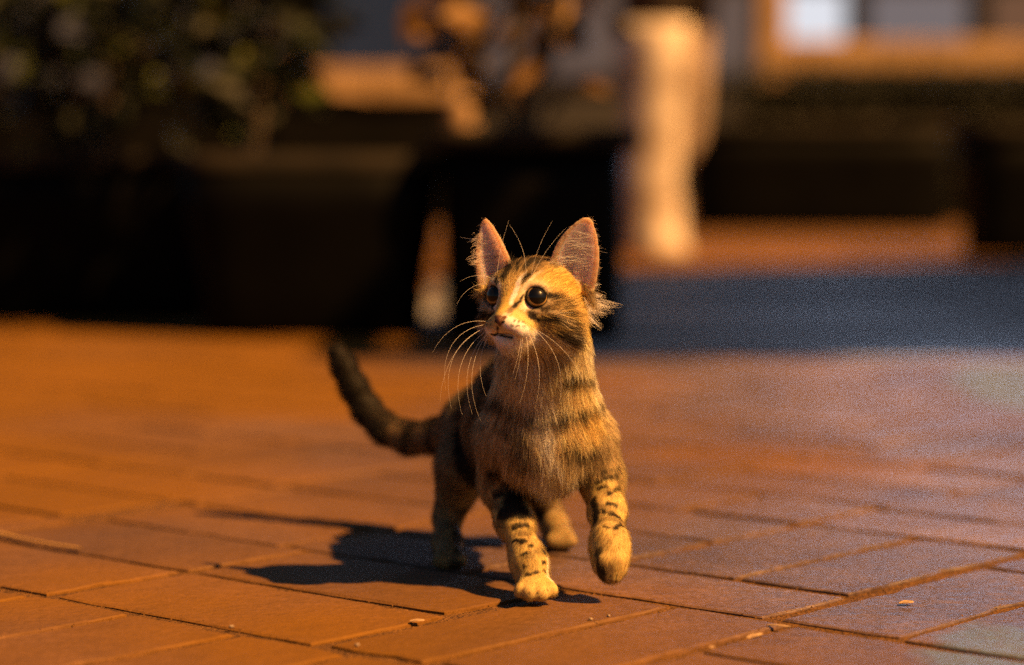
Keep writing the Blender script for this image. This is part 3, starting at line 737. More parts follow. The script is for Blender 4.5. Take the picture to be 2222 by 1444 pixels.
STROKES = [
    ('h', 'd', 2.1, 1.0, [(8.8, 21.5, 22.5), (8.6, 17.2, 26.8)]),
    ('h', 'd', 1.9, 0.95, [(-14.6, 19.9, 23.4), (-13.7, 15.3, 27.3)]),
    ('h', 'd', 2.1, 0.95, [(-9.8, 21.5, 22.3), (-16.2, 27.5, 7.9), (-13.5, 29.8, 2.6)]),
    ('h', 'd', 2.1, 0.95, [(-3.5, 22.7, 21.6), (-6.7, 29.3, 9.2), (-8.2, 31.7, -0.8)]),
    ('h', 'd', 2.0, 0.95, [(3.0, 24.9, 18.5), (2.1, 29.0, 11.5), (0.8, 31.5, 4.8)]),
    ('h', 'd', 1.8, 0.8, [(-25.1, 23.7, 3.7), (-19.8, 28.0, 6.1)]),
    ('h', 'd', 1.9, 0.9, [(7.7, 27.6, 12.5), (4.7, 31.1, 5.1)]),
    ('h', 'd', 2.1, 0.95, [(25.8, 7.4, 19.3), (28.8, 5.6, 14.4), (31.3, 0.6, 13.5), (33.4, -4.5, 13.6)]),
    ('h', 'd', 2.1, 0.8, [(33.4, -4.5, 13.6), (36.3, -10.6, 10.5), (37.2, -16.9, -0.1)]),
    ('h', 'd', 1.7, 0.95, [(15.1, -6.4, 27.7), (20.6, -9.3, 23.8), (29.5, -8.1, 18.9)]),
    ('h', 'd', 1.1, 0.7, [(17.1, -3.3, 26.1), (23.2, -2.1, 22.5), (27.7, 0.5, 18.3)]),
    ('h', 'b', 3.2, 0.5, [(15.5, -3.8, 27.4), (24.9, -1.6, 21.4), (28.1, 2.5, 17.0)]),
    ('h', 'd', 2.1, 0.8, [(28.0, -16.8, 18.1), (31.5, -21.0, 11.9), (29.5, -25.7, -9.1)]),
    ('h', 'd', 1.9, 0.75, [(31.9, -11.6, 16.8), (35.4, -16.2, 10.6), (35.8, -20.0, 1.3)]),
    ('h', 'd', 0.7, 0.9, [(10.1, -10.9, 39.6), (10.5, -11.0, 39.4)]),
    ('h', 'd', 0.7, 0.9, [(12.7, -11.4, 38.2), (13.0, -11.5, 38.0)]),
    ('h', 'd', 0.7, 0.8, [(15.0, -11.8, 36.2), (15.2, -11.8, 35.8)]),
    ('h', 'd', 0.7, 0.8, [(8.8, -14.2, 41.1), (9.2, -14.3, 41.0)]),
    ('h', 'd', 0.7, 0.9, [(12.7, -14.3, 39.7), (13.6, -14.4, 39.2)]),
    ('h', 'd', 0.7, 0.7, [(16.3, -15.0, 36.8), (16.6, -15.1, 36.4)]),
    ('h', 'd', 1.3, 0.85, [(10.5, 6.0, 29.4), (8.8, 2.2, 32.4), (6.9, -0.9, 34.9)]),
    ('h', 'b', 1.8, 0.7, [(6.9, -0.9, 34.9), (5.4, -4.0, 38.2), (4.6, -6.0, 40.6)]),
    ('h', 'd', 1.2, 0.8, [(-17.6, -3.4, 25.9), (-18.1, 2.2, 21.7)]),
    ('h', 'b', 4, 0.6, [(-32.0, -4.3, 15.3), (-35.2, -10.0, 12.5)]),
    ('h', 'b', 3.5, 0.45, [(13.1, 30.8, 1.8), (18.0, 36.1, 2.1)]),
    ('h', 'd', 2.2, 0.55, [(17.4, 26.8, 4.6), (19.5, 28.9, -1.6)]),
    ('h', 'g', 5, 0.85, [(0.7, 7.0, 33.1), (-2.3, -1.2, 37.5), (-5.8, -5.9, 39.6)]),
    ('h', 'g', 9, 0.6, [(24.3, 18.8, 11.6), (29.1, 12.6, -0.4), (30.1, 3.2, -14.9), (26.5, -7.6, -26.9), (22.8, -18.3, -34.9)]),
    ('h', 'w', 1.9, 0.95, [(3.9, 18.3, 26.2), (5.5, 11.2, 30.3), (4.4, 2.6, 34.6)]),
    ('h', 'c', 1.8, 0.75, [(14.2, 21.1, 21.6), (12.9, 16.5, 26.9), (10.1, 11.5, 29.1)]),
    ('h', 'c', 1.7, 0.85, [(10.9, -2.4, 31.7), (16.4, -1.0, 25.2), (23.6, 4.5, 20.6)]),
    ('h', 'w', 4.2, 0.95, [(3.9, -11.1, 43.0), (9.7, -13.5, 40.7), (16.7, -17.4, 36.4)]),
    ('h', 'w', 4, 0.8, [(16.5, -18.9, 36.1), (17.4, -22.3, 22.2)]),
    ('h', 'w', 6, 0.95, [(-11.5, -23.1, 35.9), (-6.1, -29.0, 34.5), (2.8, -31.8, 33.2)]),
    ('h', 'w', 5, 0.95, [(-31.6, -17.1, 15.1), (-16.2, -21.0, 33.8)]),
    ('h', 'c', 1.7, 0.75, [(27.7, -5.1, 19.9), (31.8, -8.6, 16.8), (33.8, -14.7, 14.0), (35.2, -19.9, 6.3), (29.2, -24.8, -13.5)]),
    ('h', 'c', 7, 0.7, [(12.4, -27.4, 29.3), (17.4, -29.8, 8.4), (26.6, -28.8, -6.0)]),
    ('h', 'c', 2.6, 0.75, [(-35.9, 15.0, 7.9), (-18.7, 17.2, 24.5)]),
    ('h', 'c', 2.4, 0.7, [(-30.5, -2.4, 16.3), (-19.6, -2.5, 24.4)]),
    ('h', 'k', 1.15, 1.0, [(-2.9, -16.2, 41.3), (-6.3, -20.8, 36.0), (-3.7, -22.1, 33.9), (1.9, -23.1, 34.9), (5.7, -23.2, 35.7)]),
    ('h', 'k', 1.15, 1.0, [(-6.3, -20.8, 36.0), (-8.6, -21.9, 36.7), (-10.3, -21.4, 37.8)]),
    ('b', 'd', 4.4, 0.62, [(9.9, -44.7, 133.6), (18.9, -42.8, 137.3), (31.9, -33.9, 138.3), (43.7, -1.7, 143.9)]),
    ('b', 'd', 3.8, 0.58, [(-34.0, -0.6, 141.5), (-20.9, -34.4, 142.2), (-10.6, -41.7, 138.4), (2.2, -44.7, 133.0)]),
    ('b', 'd', 4, 0.75, [(19.8, -54.7, 170.5), (25.0, -49.8, 168.8), (37.8, -18.3, 163.3)]),
    ('b', 'd', 4.5, 0.85, [(-42.2, 120.8, 152.5), (-38.1, 121.2, 157.0), (-33.2, 121.5, 161.0)]),
    ('b', 'd', 4, 0.8, [(-36.0, 71.8, 144.6), (-26.1, -27.8, 148.7)]),
    ('b', 'd', 5.5, 0.97, [(-46.5, 120.2, 146.3), (-53.4, 167.4, 129.8), (-57.4, 152.4, 117.0), (-60.2, 146.5, 100.5), (-60.4, 136.3, 87.4), (-57.0, 131.1, 73.8), (-49.3, 134.3, 63.4)]),
    ('b', 'd', 2.4, 0.9, [(-15.1, -34.4, 104.6), (-8.0, -37.9, 103.1), (-0.3, -40.3, 102.8)]),
    ('b', 'd', 3.6, 0.7, [(20.2, -41.1, 113.9), (33.4, -31.3, 107.5), (44.0, -22.6, 109.1)]),
    ('b', 'd', 3.2, 0.6, [(-28.7, -24.2, 131.4), (-18.3, -35.8, 126.2), (-8.0, -41.5, 121.7)]),
    ('b', 'd', 3, 0.55, [(-18.3, -34.8, 114.4), (-8.0, -40.3, 111.2)]),
    ('b', 'd', 2.5, 0.6, [(31.1, -22.6, 90.8), (37.8, -14.6, 81.9)]),
    ('b', 'd', 3.38, 1.0, [(-36.0, -0.7, 86.6), (-30.1, -9.7, 91.8)]),
    ('b', 'd', 3.12, 1.0, [(-32.1, -2.5, 70.3), (-27.5, -5.1, 72.7)]),
    ('b', 'd', 5.85, 1.0, [(-26.1, -20.4, 59.0), (-13.1, -21.7, 61.2), (2.4, 206.6, 25.8)]),
    ('b', 'd', 7.15, 1.0, [(-18.3, -13.3, 68.5), (-0.8, 182.3, 41.0)]),
    ('b', 'd', 7.8, 0.96, [(-18.3, -7.7, 81.0), (-2.7, -17.6, 78.3)]),
    ('b', 'd', 2.34, 1.0, [(-18.3, -29.3, 49.9), (-7.9, -27.0, 51.5)]),
    ('b', 'd', 2.11, 0.96, [(-17.7, -36.9, 41.9), (-10.6, -43.0, 41.6)]),
    ('b', 'd', 1.75, 0.91, [(-10.6, -51.1, 33.8), (4.9, -42.8, 33.8)]),
    ('b', 'd', 1.64, 0.91, [(-10.0, -54.9, 26.1), (4.8, -50.0, 27.2)]),
    ('b', 'd', 1.64, 0.84, [(-8.1, -58.3, 20.2), (4.7, -53.7, 21.1)]),
    ('b', 'd', 1.75, 0.84, [(-5.5, -46.1, 39.5), (2.7, -33.2, 37.8)]),
    ('b', 'd', 1.99, 0.96, [(47.6, -15.4, 89.2), (61.1, -5.5, 91.0)]),
    ('b', 'd', 2.11, 0.96, [(44.3, -17.3, 82.9), (58.9, -10.9, 86.0)]),
    ('b', 'd', 1.87, 0.96, [(52.2, -30.4, 75.5), (60.6, -15.9, 77.5)]),
    ('b', 'd', 1.87, 0.91, [(44.1, -22.5, 77.7), (50.6, -22.2, 79.6)]),
    ('b', 'd', 1.75, 0.96, [(51.9, -38.3, 69.5), (57.1, -38.5, 67.5)]),
    ('b', 'd', 1.87, 0.96, [(53.0, -45.1, 62.7), (60.1, -43.9, 59.2)]),
    ('b', 'd', 1.75, 0.84, [(46.7, -41.4, 64.7), (49.2, -43.5, 63.7)]),
    ('b', 'd', 1.75, 0.84, [(55.5, -61.2, 54.8), (61.1, -51.0, 55.8)]),
    ('b', 'd', 1.64, 0.84, [(47.9, -59.3, 55.8), (50.4, -61.7, 54.8)]),
    ('b', 'd', 2.57, 0.84, [(41.0, -29.9, 70.9), (42.1, -44.4, 57.4)]),
    ('b', 'd', 3.04, 0.78, [(43.2, -69.8, 39.5), (45.0, -72.9, 25.9), (51.7, -66.6, 15.0)]),
    ('b', 'b', 2, 0.6, [(51.2, -75.2, 28.8), (52.6, -72.7, 19.5)]),
    ('b', 'd', 5, 0.7, [(-59.0, 155.1, 34.7), (-62.0, 127.3, 20.3), (-63.2, 85.2, 1.8)]),  # shaded side of the hind leg painted as a dark stroke
    ('b', 'd', 4, 0.5, [(-70.4, 186.8, 121.0), (-79.4, 246.8, 102.7)]),
    ('b', 'w', 9, 0.5, [(-0.2, -33.7, 90.9), (10.3, -23.2, 80.4), (23.2, -24.4, 85.8)]),
    ('b', 'c', 12, 0.65, [(-6.9, -55.9, 169.3), (-0.4, -48.8, 150.7), (4.7, -45.0, 133.6)]),
    ('b', 'w', 6, 0.5, [(2.2, -44.5, 129.7), (7.3, -43.8, 115.5), (11.2, -41.1, 103.5)]),
    ('b', 'g', 12, 0.4, [(31.8, -37.5, 160.0), (38.6, -26.9, 129.1), (25.4, -39.2, 121.4)]),
    ('b', 'w', 3.0, 0.45, [(7.0, -39.3, 29.6), (10.5, -60.2, 15.6)]),  # cool edge light on the planted leg painted as a pale stroke
    ('b', 'k', 0.8, 0.8, [(47.5, -72.7, 22.0), (48.3, -69.7, 16.4)]),
    ('b', 'k', 0.8, 0.8, [(51.9, -73.3, 21.5), (52.7, -66.6, 15.0)]),
    ('b', 'k', 0.8, 0.8, [(56.4, -73.0, 22.1), (56.2, -70.6, 16.5)]),
    ('b', 'k', 0.8, 0.9, [(-7.0, -79.7, 10.5), (-6.3, -77.6, 4.4)]),
    ('b', 'k', 0.8, 0.9, [(-0.7, -79.3, 10.4), (0.1, -62.7, 1.3)]),
    ('b', 'k', 0.8, 0.9, [(6.3, -76.6, 12.5), (7.0, -75.9, 6.0)]),
]
NHAIR, HRAD = 230000, .00007
OFFmm = OFF
SEGS = []            # every stroke as segments in world space
for sp, kind, r, w, pts in STROKES:
    for mir in ((1, -1) if sp == 'h' and min(p[0] for p in pts) > 8 else (1,)):
        for i in range(len(pts) - 1):
            a, b = pts[i], pts[i + 1]
            if sp == 'h':
                a, b = hd_(a[0] * mir, a[1], a[2]), hd_(b[0] * mir, b[1], b[2])
            else: a, b = np.array(a) * .001 + OFF, np.array(b) * .001 + OFF
            SEGS.append((sp, kind, r * .001, w, a, b))
INK = {'d': DARK, 'b': BROWN, 'g': GING, 'c': CREAM, 'w': WHITE, 'k': np.array((.012, .009, .008))}
ETREE = []
from mathutils.kdtree import KDTree
for Pw, nb, up, s_, t_ in EARS:
    kd = KDTree(len(Pw))
    for i, p in enumerate(Pw): kd.insert(p, i)
    kd.balance(); ETREE.append(kd)
def ear_info(P, N, loc):
    """which ear (or -1), inside flag, s, t"""
    n = len(P); e = np.full(n, -1); ins = np.zeros(n, bool); S = np.zeros(n); T = np.zeros(n)
    cand = np.where((loc[:, 1] > 12) & (np.abs(loc[:, 0]) > 9) & (np.linalg.norm(loc, axis=1) < 90))[0]
    for j in cand:
        for k in (0, 1):
            co, i, d = ETREE[k].find(P[j])
            if d < .0030 and EARS[k][4][i] > .10:
                e[j] = k; ins[j] = (N[j] @ EARS[k][1]) < 0; S[j] = EARS[k][3][i]; T[j] = EARS[k][4][i]
    return e, ins, S, T
TAILSEG = list(zip(TAIL[:-1], TAIL[1:]))
def analyse(P, N):
    loc = ((P - HC) * 1000) @ HM.T                       # head millimetres
    D = bone_d(P)
    W = np.exp(-np.clip(D, 0, .05) / .005).astype(np.float64) + 1e-9
    headd = np.linalg.norm((loc - np.array((0, -2, 4))) / np.array((38, 36, 44)), axis=1)
    hw = 1 - sstep(.95, 1.22, headd)
    hw = np.maximum(hw, sstep(14, 20, loc[:, 1]) * (np.linalg.norm(loc, axis=1) < 90))
    e, ins, S, T = ear_info(P, N, loc)
    hw[e >= 0] = 1
    return loc, W, hw, e, ins, S, T
def coat(P, N, info):
    loc, W, hw, e, ins, S, T = info
    n = len(P); parts = [b[5] for b in BONES]
    n1, n2, n3 = vnoise(P + 5, 90), vnoise(P + 9, 260), vnoise(P + 2, 38)
    C = np.tile(TAN, (n, 1)) * (.78 + .45 * n1)[:, None]
    Wn = W / W.sum(1, keepdims=True)
    wp = {t: Wn[:, [i for i, p in enumerate(parts) if p == t]].sum(1) for t in set(parts)}
    # flanks and back: darker, with broken stripes
    rel = P - OFF
    st = np.sin((rel[:, 1] + .35 * rel[:, 2] + .012 * n3) * 2 * math.pi / .034 + 3 * n3)
    C = mixc(C, BROWN, wp['torso'] * .55)
    C = mixc(C, DARK, wp['torso'] * .85 * sstep(.25, .7, st))
    C = mixc(C, np.array((.84, .70, .46)), (wp['chest'] + wp['neck']) * .75)
    C = mixc(C, np.array((.52, .38, .12)), (wp['leg'] + wp['paw']) * .8)
    # broken bars across the legs
    bar = np.sin(rel[:, 2] * 2 * math.pi / .0125 + 5.5 * vnoise(P + 21, 55) + 40 * rel[:, 0])
    C = mixc(C, DARK, (wp['leg'] + .5 * wp['upper']) * .55 * sstep(.1, .8, bar) * sstep(.25, .55, vnoise(P + 31, 90)))
    C = mixc(C, BROWN, (wp['leg'] + wp['upper'] + .6 * wp['paw']) * .4 * sstep(.45, .7, vnoise(P + 41, 170)))
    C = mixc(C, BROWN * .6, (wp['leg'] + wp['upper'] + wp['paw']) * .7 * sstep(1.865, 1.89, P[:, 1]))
    # tail: dark with dusky rings, black end
    if wp['tail'].max() > 0:
        best = np.full(n, 9.); s_along = np.zeros(n); acc = 0
        for a, b in TAILSEG:
            d, t = seg_dist(P, a, b); L = np.linalg.norm(b - a); m = d < best; best[m] = d[m]; s_along[m] = acc + t[m] * L; acc += L
        ring = sstep(-.1, .5, np.sin(s_along * 2 * math.pi / .030 + 4 * n1))
        tc = mixc(np.tile(np.array((.24, .16, .085)), (n, 1)), DARK * .6, np.clip(ring + sstep(.45, .7, s_along / acc), 0, 1))
        top = sstep(.2, .8, N[:, 2]); tc = mixc(tc, DARK * .6, top * .8)
        C = C * (1 - wp['tail'])[:, None] + tc * wp['tail'][:, None]
    # head ground colour: agouti tan, ginger cheek, darker crown
    H = np.tile(np.array((.54, .39, .155)), (n, 1)) * (.85 + .3 * n1)[:, None]
    H = mixc(H, np.array((.22, .145, .075)), sstep(17, 25, loc[:, 1]) * (1 - sstep(11, 18, np.abs(loc[:, 0]))) * .85)
    H = mixc(H, CREAM, sstep(-14, -22, loc[:, 1]) * sstep(-5, 10, loc[:, 2]) * .8)
    H = mixc(H, CREAM, (1 - sstep(10.5, 13.5, np.linalg.norm(loc - np.array((18.5, 6, 26)), axis=1))) * .45)
    H = mixc(H, CREAM, (1 - sstep(10.5, 13.5, np.linalg.norm(loc - np.array((-18.5, 6, 26)), axis=1))) * .45)
    C = C * (1 - hw)[:, None] + H * hw[:, None]
    # ears
    m = (e >= 0)
    C[m & ~ins] = np.array((.45, .30, .18))
    C[m & ins] = np.array((.90, .75, .78))
    edge = np.minimum(S, 1 - S); rim = m & ((edge < .07) | (T > .93))
    C[rim] = np.array((.68, .50, .36))
    # strokes
    warp = np.stack((vnoise(P + 1, 220), vnoise(P + 3, 220), vnoise(P + 7, 220)), 1) - .5
    Pq = P + warp * .0024 + np.random.default_rng(5).normal(0, .00035, P.shape)
    order = {'g': 0, 'b': 1, 'c': 2, 'w': 3, 'd': 4, 'k': 5}
    for sp, kind, r, w, a, b in sorted(SEGS, key=lambda s: order[s[1]]):
        near = np.where(np.linalg.norm(P - (a + b) / 2, axis=1) < np.linalg.norm(b - a) / 2 + r * 3 + .004)[0]
        if not len(near): continue
        if sp == 'h': near = near[(hw[near] > .3) & (e[near] < 0)]
        d, _ = seg_dist(P[near] if kind == 'k' or r < .001 else Pq[near], a, b)
        g_ = 1.18 if kind in 'db' else 1.0
        C[near] = mixc(C[near], INK[kind], min(1, w * g_) * (1 - sstep(r * .62 * g_, r * 1.35 * g_, d)))
    for c, nrm in EYES:
        d = np.linalg.norm(P - c, axis=1)
        C = mixc(C, INK['k'], 1 - sstep(.0088, .0096, d))
    return C

def nose_mask(loc): return (loc[:, 2] > 38.5) & (np.abs(loc[:, 0]) < 5.2 * np.clip((loc[:, 1] + 16.5) / 7.5, .15, 1)) & (loc[:, 1] > -15.5) & (loc[:, 1] < -7.6)

# skin
cinfo = analyse(CV, CNRM)
skin_col = coat(CV, CNRM, cinfo)
nm = nose_mask(cinfo[0])
skin_col[nm] = np.array((.20, .085, .045))
cm = bpy.data.meshes.new('body')
cm.from_pydata((CV - OFF).tolist(), [], CQ.tolist()); cm.update()
ca = cm.attributes.new('coat', 'FLOAT_COLOR', 'POINT')
ca.data.foreach_set('color', np.concatenate((skin_col * np.where(cinfo[3] >= 0, 1.05, .8)[:, None], np.ones((len(CV), 1))), 1).astype(np.float32).ravel())
ta = cm.attributes.new('thin', 'FLOAT', 'POINT'); ta.data.foreach_set('value', np.where(cinfo[3] >= 0, .75, .05).astype(np.float32))
m_skin, nt, b_ = new_mat('skin_under_fur')
an = nt.nodes.new('ShaderNodeAttribute'); an.attribute_name = 'coat'
nt.links.new(an.outputs['Color'], b_.inputs['Base Color']); b_.inputs['Subsurface Weight'].default_value = .6; b_.inputs['Subsurface Radius'].default_value = (1.0, .5, .35); b_.inputs['Subsurface Scale'].default_value = .007; b_.inputs['Roughness'].default_value = .7; b_.inputs['Specular IOR Level'].default_value = .2
tl = nt.nodes.new('ShaderNodeBsdfTranslucent'); nt.links.new(an.outputs['Color'], tl.inputs['Color'])
mx = nt.nodes.new('ShaderNodeMixShader'); th = nt.nodes.new('ShaderNodeAttribute'); th.attribute_name = 'thin'; nt.links.new(th.outputs['Fac'], mx.inputs[0])
nt.links.new(b_.outputs[0], mx.inputs[1]); nt.links.new(tl.outputs[0], mx.inputs[2]); nt.links.new(mx.outputs[0], nt.nodes['Material Output'].inputs[0])
link('body', cm, m_skin, kit, smooth=True)

# ------------------------------------------------------------------ fur
LEN = {'torso': 10, 'chest': 15, 'neck': 12, 'upper': 8, 'leg': 4.8, 'paw': 3.4, 'tail': 7.5}
def sample_roots(n_target):
    tri = np.concatenate((CQ[:, [0, 1, 2]], CQ[:, [0, 2, 3]]))
    A = .5 * np.linalg.norm(np.cross(CV[tri[:, 1]] - CV[tri[:, 0]], CV[tri[:, 2]] - CV[tri[:, 0]]), axis=1)
    cen = CV[tri].mean(1)
    hl = ((cen - HC) * 1000) @ HM.T
    dens = np.where(np.linalg.norm(hl, axis=1) < 55, 2.6, 1.0) * np.where(cen[:, 1] > 1.9, .6, 1.0)
    dens *= np.where(cen[:, 2] < .0035, 0, 1)
    p = A * dens; p /= p.sum()
    t = rng.choice(len(tri), n_target, p=p)
    r1, r2 = np.sqrt(rng.random(n_target)), rng.random(n_target)
    w = np.stack((1 - r1, r1 * (1 - r2), r1 * r2), 1)
    P = (CV[tri[t]] * w[:, :, None]).sum(1); N = (CNRM[tri[t]] * w[:, :, None]).sum(1)
    N /= np.linalg.norm(N, axis=1, keepdims=True)
    return P, N
def unit(v): return v / (np.linalg.norm(v, axis=1, keepdims=True) + 1e-12)
FP, FN = sample_roots(NHAIR)
finfo = analyse(FP, FN)
loc, W, hw, e, ins, S, T = finfo
keep = np.ones(len(FP), bool)
for c, nrm in EYES: keep &= np.linalg.norm(FP - c, axis=1) > .0089
keep &= ~nose_mask(loc)
keep &= ~((e >= 0) & (rng.random(len(FP)) < np.where(ins, .78, .8)))
for sp, kind, r, w, a, b in SEGS:
    if kind == 'k': keep &= seg_dist(FP, a, b)[0] > .0009
FP, FN = FP[keep], FN[keep]; finfo = tuple(x[keep] for x in finfo); loc, W, hw, e, ins, S, T = finfo
n = len(FP)
FC = coat(FP, FN, finfo)
combs = np.array([b[4] for b in BONES]); lens = np.array([LEN[b[5]] for b in BONES]) * .001
Wn = W / W.sum(1, keepdims=True)
comb = unit(Wn @ combs); L = Wn @ lens
# chest and belly hang longer
L *= 1 + .45 * np.clip(-FN[:, 2], 0, 1) * (Wn[:, [i for i, b in enumerate(BONES) if b[5] in ('chest', 'neck')]].sum(1))
# head: combed back from the nose
hq = unit(loc - np.array((0, -9, 44.)))
hq = unit(hq + np.stack((np.zeros(n), -.35 * sstep(0, -12, loc[:, 1]) - .25 * sstep(5, -15, loc[:, 2]) , -.2 * np.ones(n)), 1))
hcomb = hq @ HM
dn = np.linalg.norm(loc - np.array((0, -9, 42.)), axis=1)
HL = (1.4 + 4.6 * sstep(6, 48, dn)) * .001
HL += .0045 * sstep(16, 30, np.abs(loc[:, 0])) * sstep(12, -4, loc[:, 1])
HL += .004 * sstep(-8, -22, loc[:, 1]) * sstep(30, 10, loc[:, 2])           # jowls
HL *= 1 - .45 * (1 - sstep(10, 15, np.minimum(np.linalg.norm(loc - np.array((18.5, 6, 27)), axis=1), np.linalg.norm(loc - np.array((-18.5, 6, 27)), axis=1))))
comb = unit(comb * (1 - hw)[:, None] + hcomb * hw[:, None]); L = L * (1 - hw) + HL * hw
lift = np.full(n, .42); lift[hw > .5] = .34
isleg = Wn[:, [i for i, b in enumerate(BONES) if b[5] in ('leg', 'paw')]].sum(1) > .5
lift[isleg & (hw < .5)] = .45
for k in (0, 1):
    Pw, nb, up, s_, t_ = EARS[k]
    side = unit((hd_(*( (36, 6, -20) if k == 0 else (-38, 6, 9))) - hd_(*((14, 24, 0) if k == 0 else (-16, 25, 4))))[None])[0]
    m = (e == k)
    comb[m] = unit(up[None])[0] * .9 + side * .15
    L[m] = .0030; lift[m] = .35
    mi = m & ins; comb[mi] = unit((unit(up[None])[0] * .45 + side * .85)[None])[0]
    L[mi] = .0035 + .002 * rng.random(mi.sum()); lift[mi] = .25
    long_ = mi & (S < .40) & (T < .78) & (rng.random(n) < .85)
    L[long_] = .009 + .009 * rng.random(long_.sum()); lift[long_] = .55; FC[long_] = np.array((.92, .86, .86))
    fr = m & ((S < .06) | (S > .94)); L[fr] = .0028
L *= .75 + .5 * rng.random(n)
FC *= (.80 + .4 * rng.random(n))[:, None]
# direction with low-frequency swirl, small jitter, and clumping
sw = np.stack((vnoise(FP + 11, 130), vnoise(FP + 13, 130), vnoise(FP + 17, 130)), 1) - .5
comb = unit(comb + sw * .75 + rng.normal(0, .13, (n, 3)))
tang = unit(comb - (comb * FN).sum(1, keepdims=True) * FN)
K = 5
pos = np.zeros((n, K, 3)); pos[:, 0] = FP - FN * .0004
cellc = (.0028 + .0030 * np.clip(L / .014, 0, 1))[:, None]
cl = (np.floor(FP / cellc + vnoise(FP, 300)[:, None]) + .5) * cellc
ch = np.abs(np.sin((cl / cellc) @ np.array((12.9898, 78.233, 37.719))) * 43758.5453) % 1.0
FC = FC * (.74 + .56 * ch)[:, None]
toc = cl - FP; toc -= (toc * FN).sum(1, keepdims=True) * FN
clump = np.clip(L / .012, .1, 1)[:, None] * .75
guard = rng.random(n) < .16
L[guard] *= 1.25; lift[guard] *= 1.25
for i in range(1, K):
    t = i / (K - 1)
    d = unit(FN * (lift * (1.35 - 1.0 * t))[:, None] + tang + np.array((0, 0, -.10)) * t)
    pos[:, i] = pos[:, i - 1] + d * (L / (K - 1))[:, None] + toc * clump * (.5 * t / (K - 1) * 2)
pos[:, :, 2] = np.maximum(pos[:, :, 2], .0008)
rad = np.linspace(1, .22, K)[None, :] * (np.clip(L / .010, .55, 1.15) * HRAD)[:, None]
rad[guard] *= 1.7
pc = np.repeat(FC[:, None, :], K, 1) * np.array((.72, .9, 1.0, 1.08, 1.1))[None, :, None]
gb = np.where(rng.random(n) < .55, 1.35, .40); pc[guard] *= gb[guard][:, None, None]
agouti = (rng.random(n) < .17) & (FC.mean(1) < .50) & (e < 0)
pc[agouti, 3:] *= .30

def strands(name, P, Rd, Cl, mat, parent, Nm=None):
    """P: list of (n,k,3) blocks"""
    cu = bpy.data.hair_curves.new(name)
    sizes = [blk.shape[1] for blk in P for _ in range(blk.shape[0])]
    cu.add_curves(sizes)
    allp = np.concatenate([b.reshape(-1, 3) for b in P]) - OFF
    allr = np.concatenate([b.reshape(-1) for b in Rd]); allc = np.concatenate([b.reshape(-1, 3) for b in Cl])
    cu.position_data.foreach_set('vector', allp.astype(np.float32).ravel())
    ra = cu.attributes.get('radius') or cu.attributes.new('radius', 'FLOAT', 'POINT')
    ra.data.foreach_set('value', allr.astype(np.float32))
    ca = cu.attributes.new('coat', 'FLOAT_COLOR', 'POINT')
    ca.data.foreach_set('color', np.concatenate((np.clip(allc, 0, .9), np.ones((len(allc), 1))), 1).astype(np.float32).ravel())
    allp = np.concatenate([np.repeat(b[:, None, :], p.shape[1], 1).reshape(-1, 3) for b, p in zip(Nm, P)])
    va = cu.attributes.new('lie', 'FLOAT_VECTOR', 'POINT'); va.data.foreach_set('vector', allp.astype(np.float32).ravel())
    cu.materials.append(mat)
    o = bpy.data.objects.new(name, cu); o.parent = parent; COL.objects.link(o)
    return o
def hair_mat(name, gloss=.018, trans=.42):
    m = bpy.data.materials.new(name); m.use_nodes = True; nt = m.node_tree; nt.nodes.clear(); N_ = nt.nodes.new; L_ = nt.links.new
    out = N_('ShaderNodeOutputMaterial'); a = N_('ShaderNodeAttribute'); a.attribute_name = 'coat'
    g = N_('ShaderNodeAttribute'); g.attribute_name = 'lie'
    d = N_('ShaderNodeBsdfDiffuse'); L_(a.outputs['Color'], d.inputs['Color']); L_(g.outputs['Vector'], d.inputs['Normal'])
    t = N_('ShaderNodeBsdfTranslucent'); L_(a.outputs['Color'], t.inputs['Color'])
    x = N_('ShaderNodeMixShader'); x.inputs[0].default_value = trans; L_(d.outputs[0], x.inputs[1]); L_(t.outputs[0], x.inputs[2])
    h = N_('ShaderNodeBsdfHair'); h.component = 'Reflection'; h.inputs['Color'].default_value = (.8, .75, .7, 1); h.inputs['RoughnessU'].default_value = .25; h.inputs['RoughnessV'].default_value = .6
    y = N_('ShaderNodeMixShader'); y.inputs[0].default_value = gloss; L_(x.outputs[0], y.inputs[1]); L_(h.outputs[0], y.inputs[2])
    L_(y.outputs[0], out.inputs[0])
    return m
HAIR = hair_mat('fur')
# tufts that stand out: ruff behind the left cheek, ear tips, toes
def tuft(root, d, n_, L_, spread, droop, col, rs=.0022):
    d = np.asarray(d, float); d /= np.linalg.norm(d)
    P0 = root + rng.normal(0, rs, (n_, 3)); D = unit(d + rng.normal(0, spread, (n_, 3))); Lh = L_ * (.55 + .6 * rng.random(n_))
    ps = np.zeros((n_, 6, 3)); ps[:, 0] = P0
    tip = root + d * L_ * 1.1
    for i in range(1, 6):
        dd = unit(D + np.array(droop) * (i / 5) ** 1.5); ps[:, i] = ps[:, i - 1] + dd * (Lh / 5)[:, None]
    w = (np.linspace(0, 1, 6) ** 2)[None, :, None] * .6
    ps = ps * (1 - w) + (root + d * np.linspace(0, 1, 6)[:, None] * L_)[None] * w
    return ps, np.tile(np.linspace(1, .15, 6), (n_, 1)) * HRAD * 1.1, np.tile(np.asarray(col), (n_, 6, 1)) * (.8 + .35 * rng.random((n_, 1, 1))), np.tile(unit(np.array([[.3, -.8, .5]])), (n_, 1))
lie = unit(FN + tang * .15 + rng.normal(0, .22, (n, 3)))
blocks = [(pos, rad, pc, lie)]
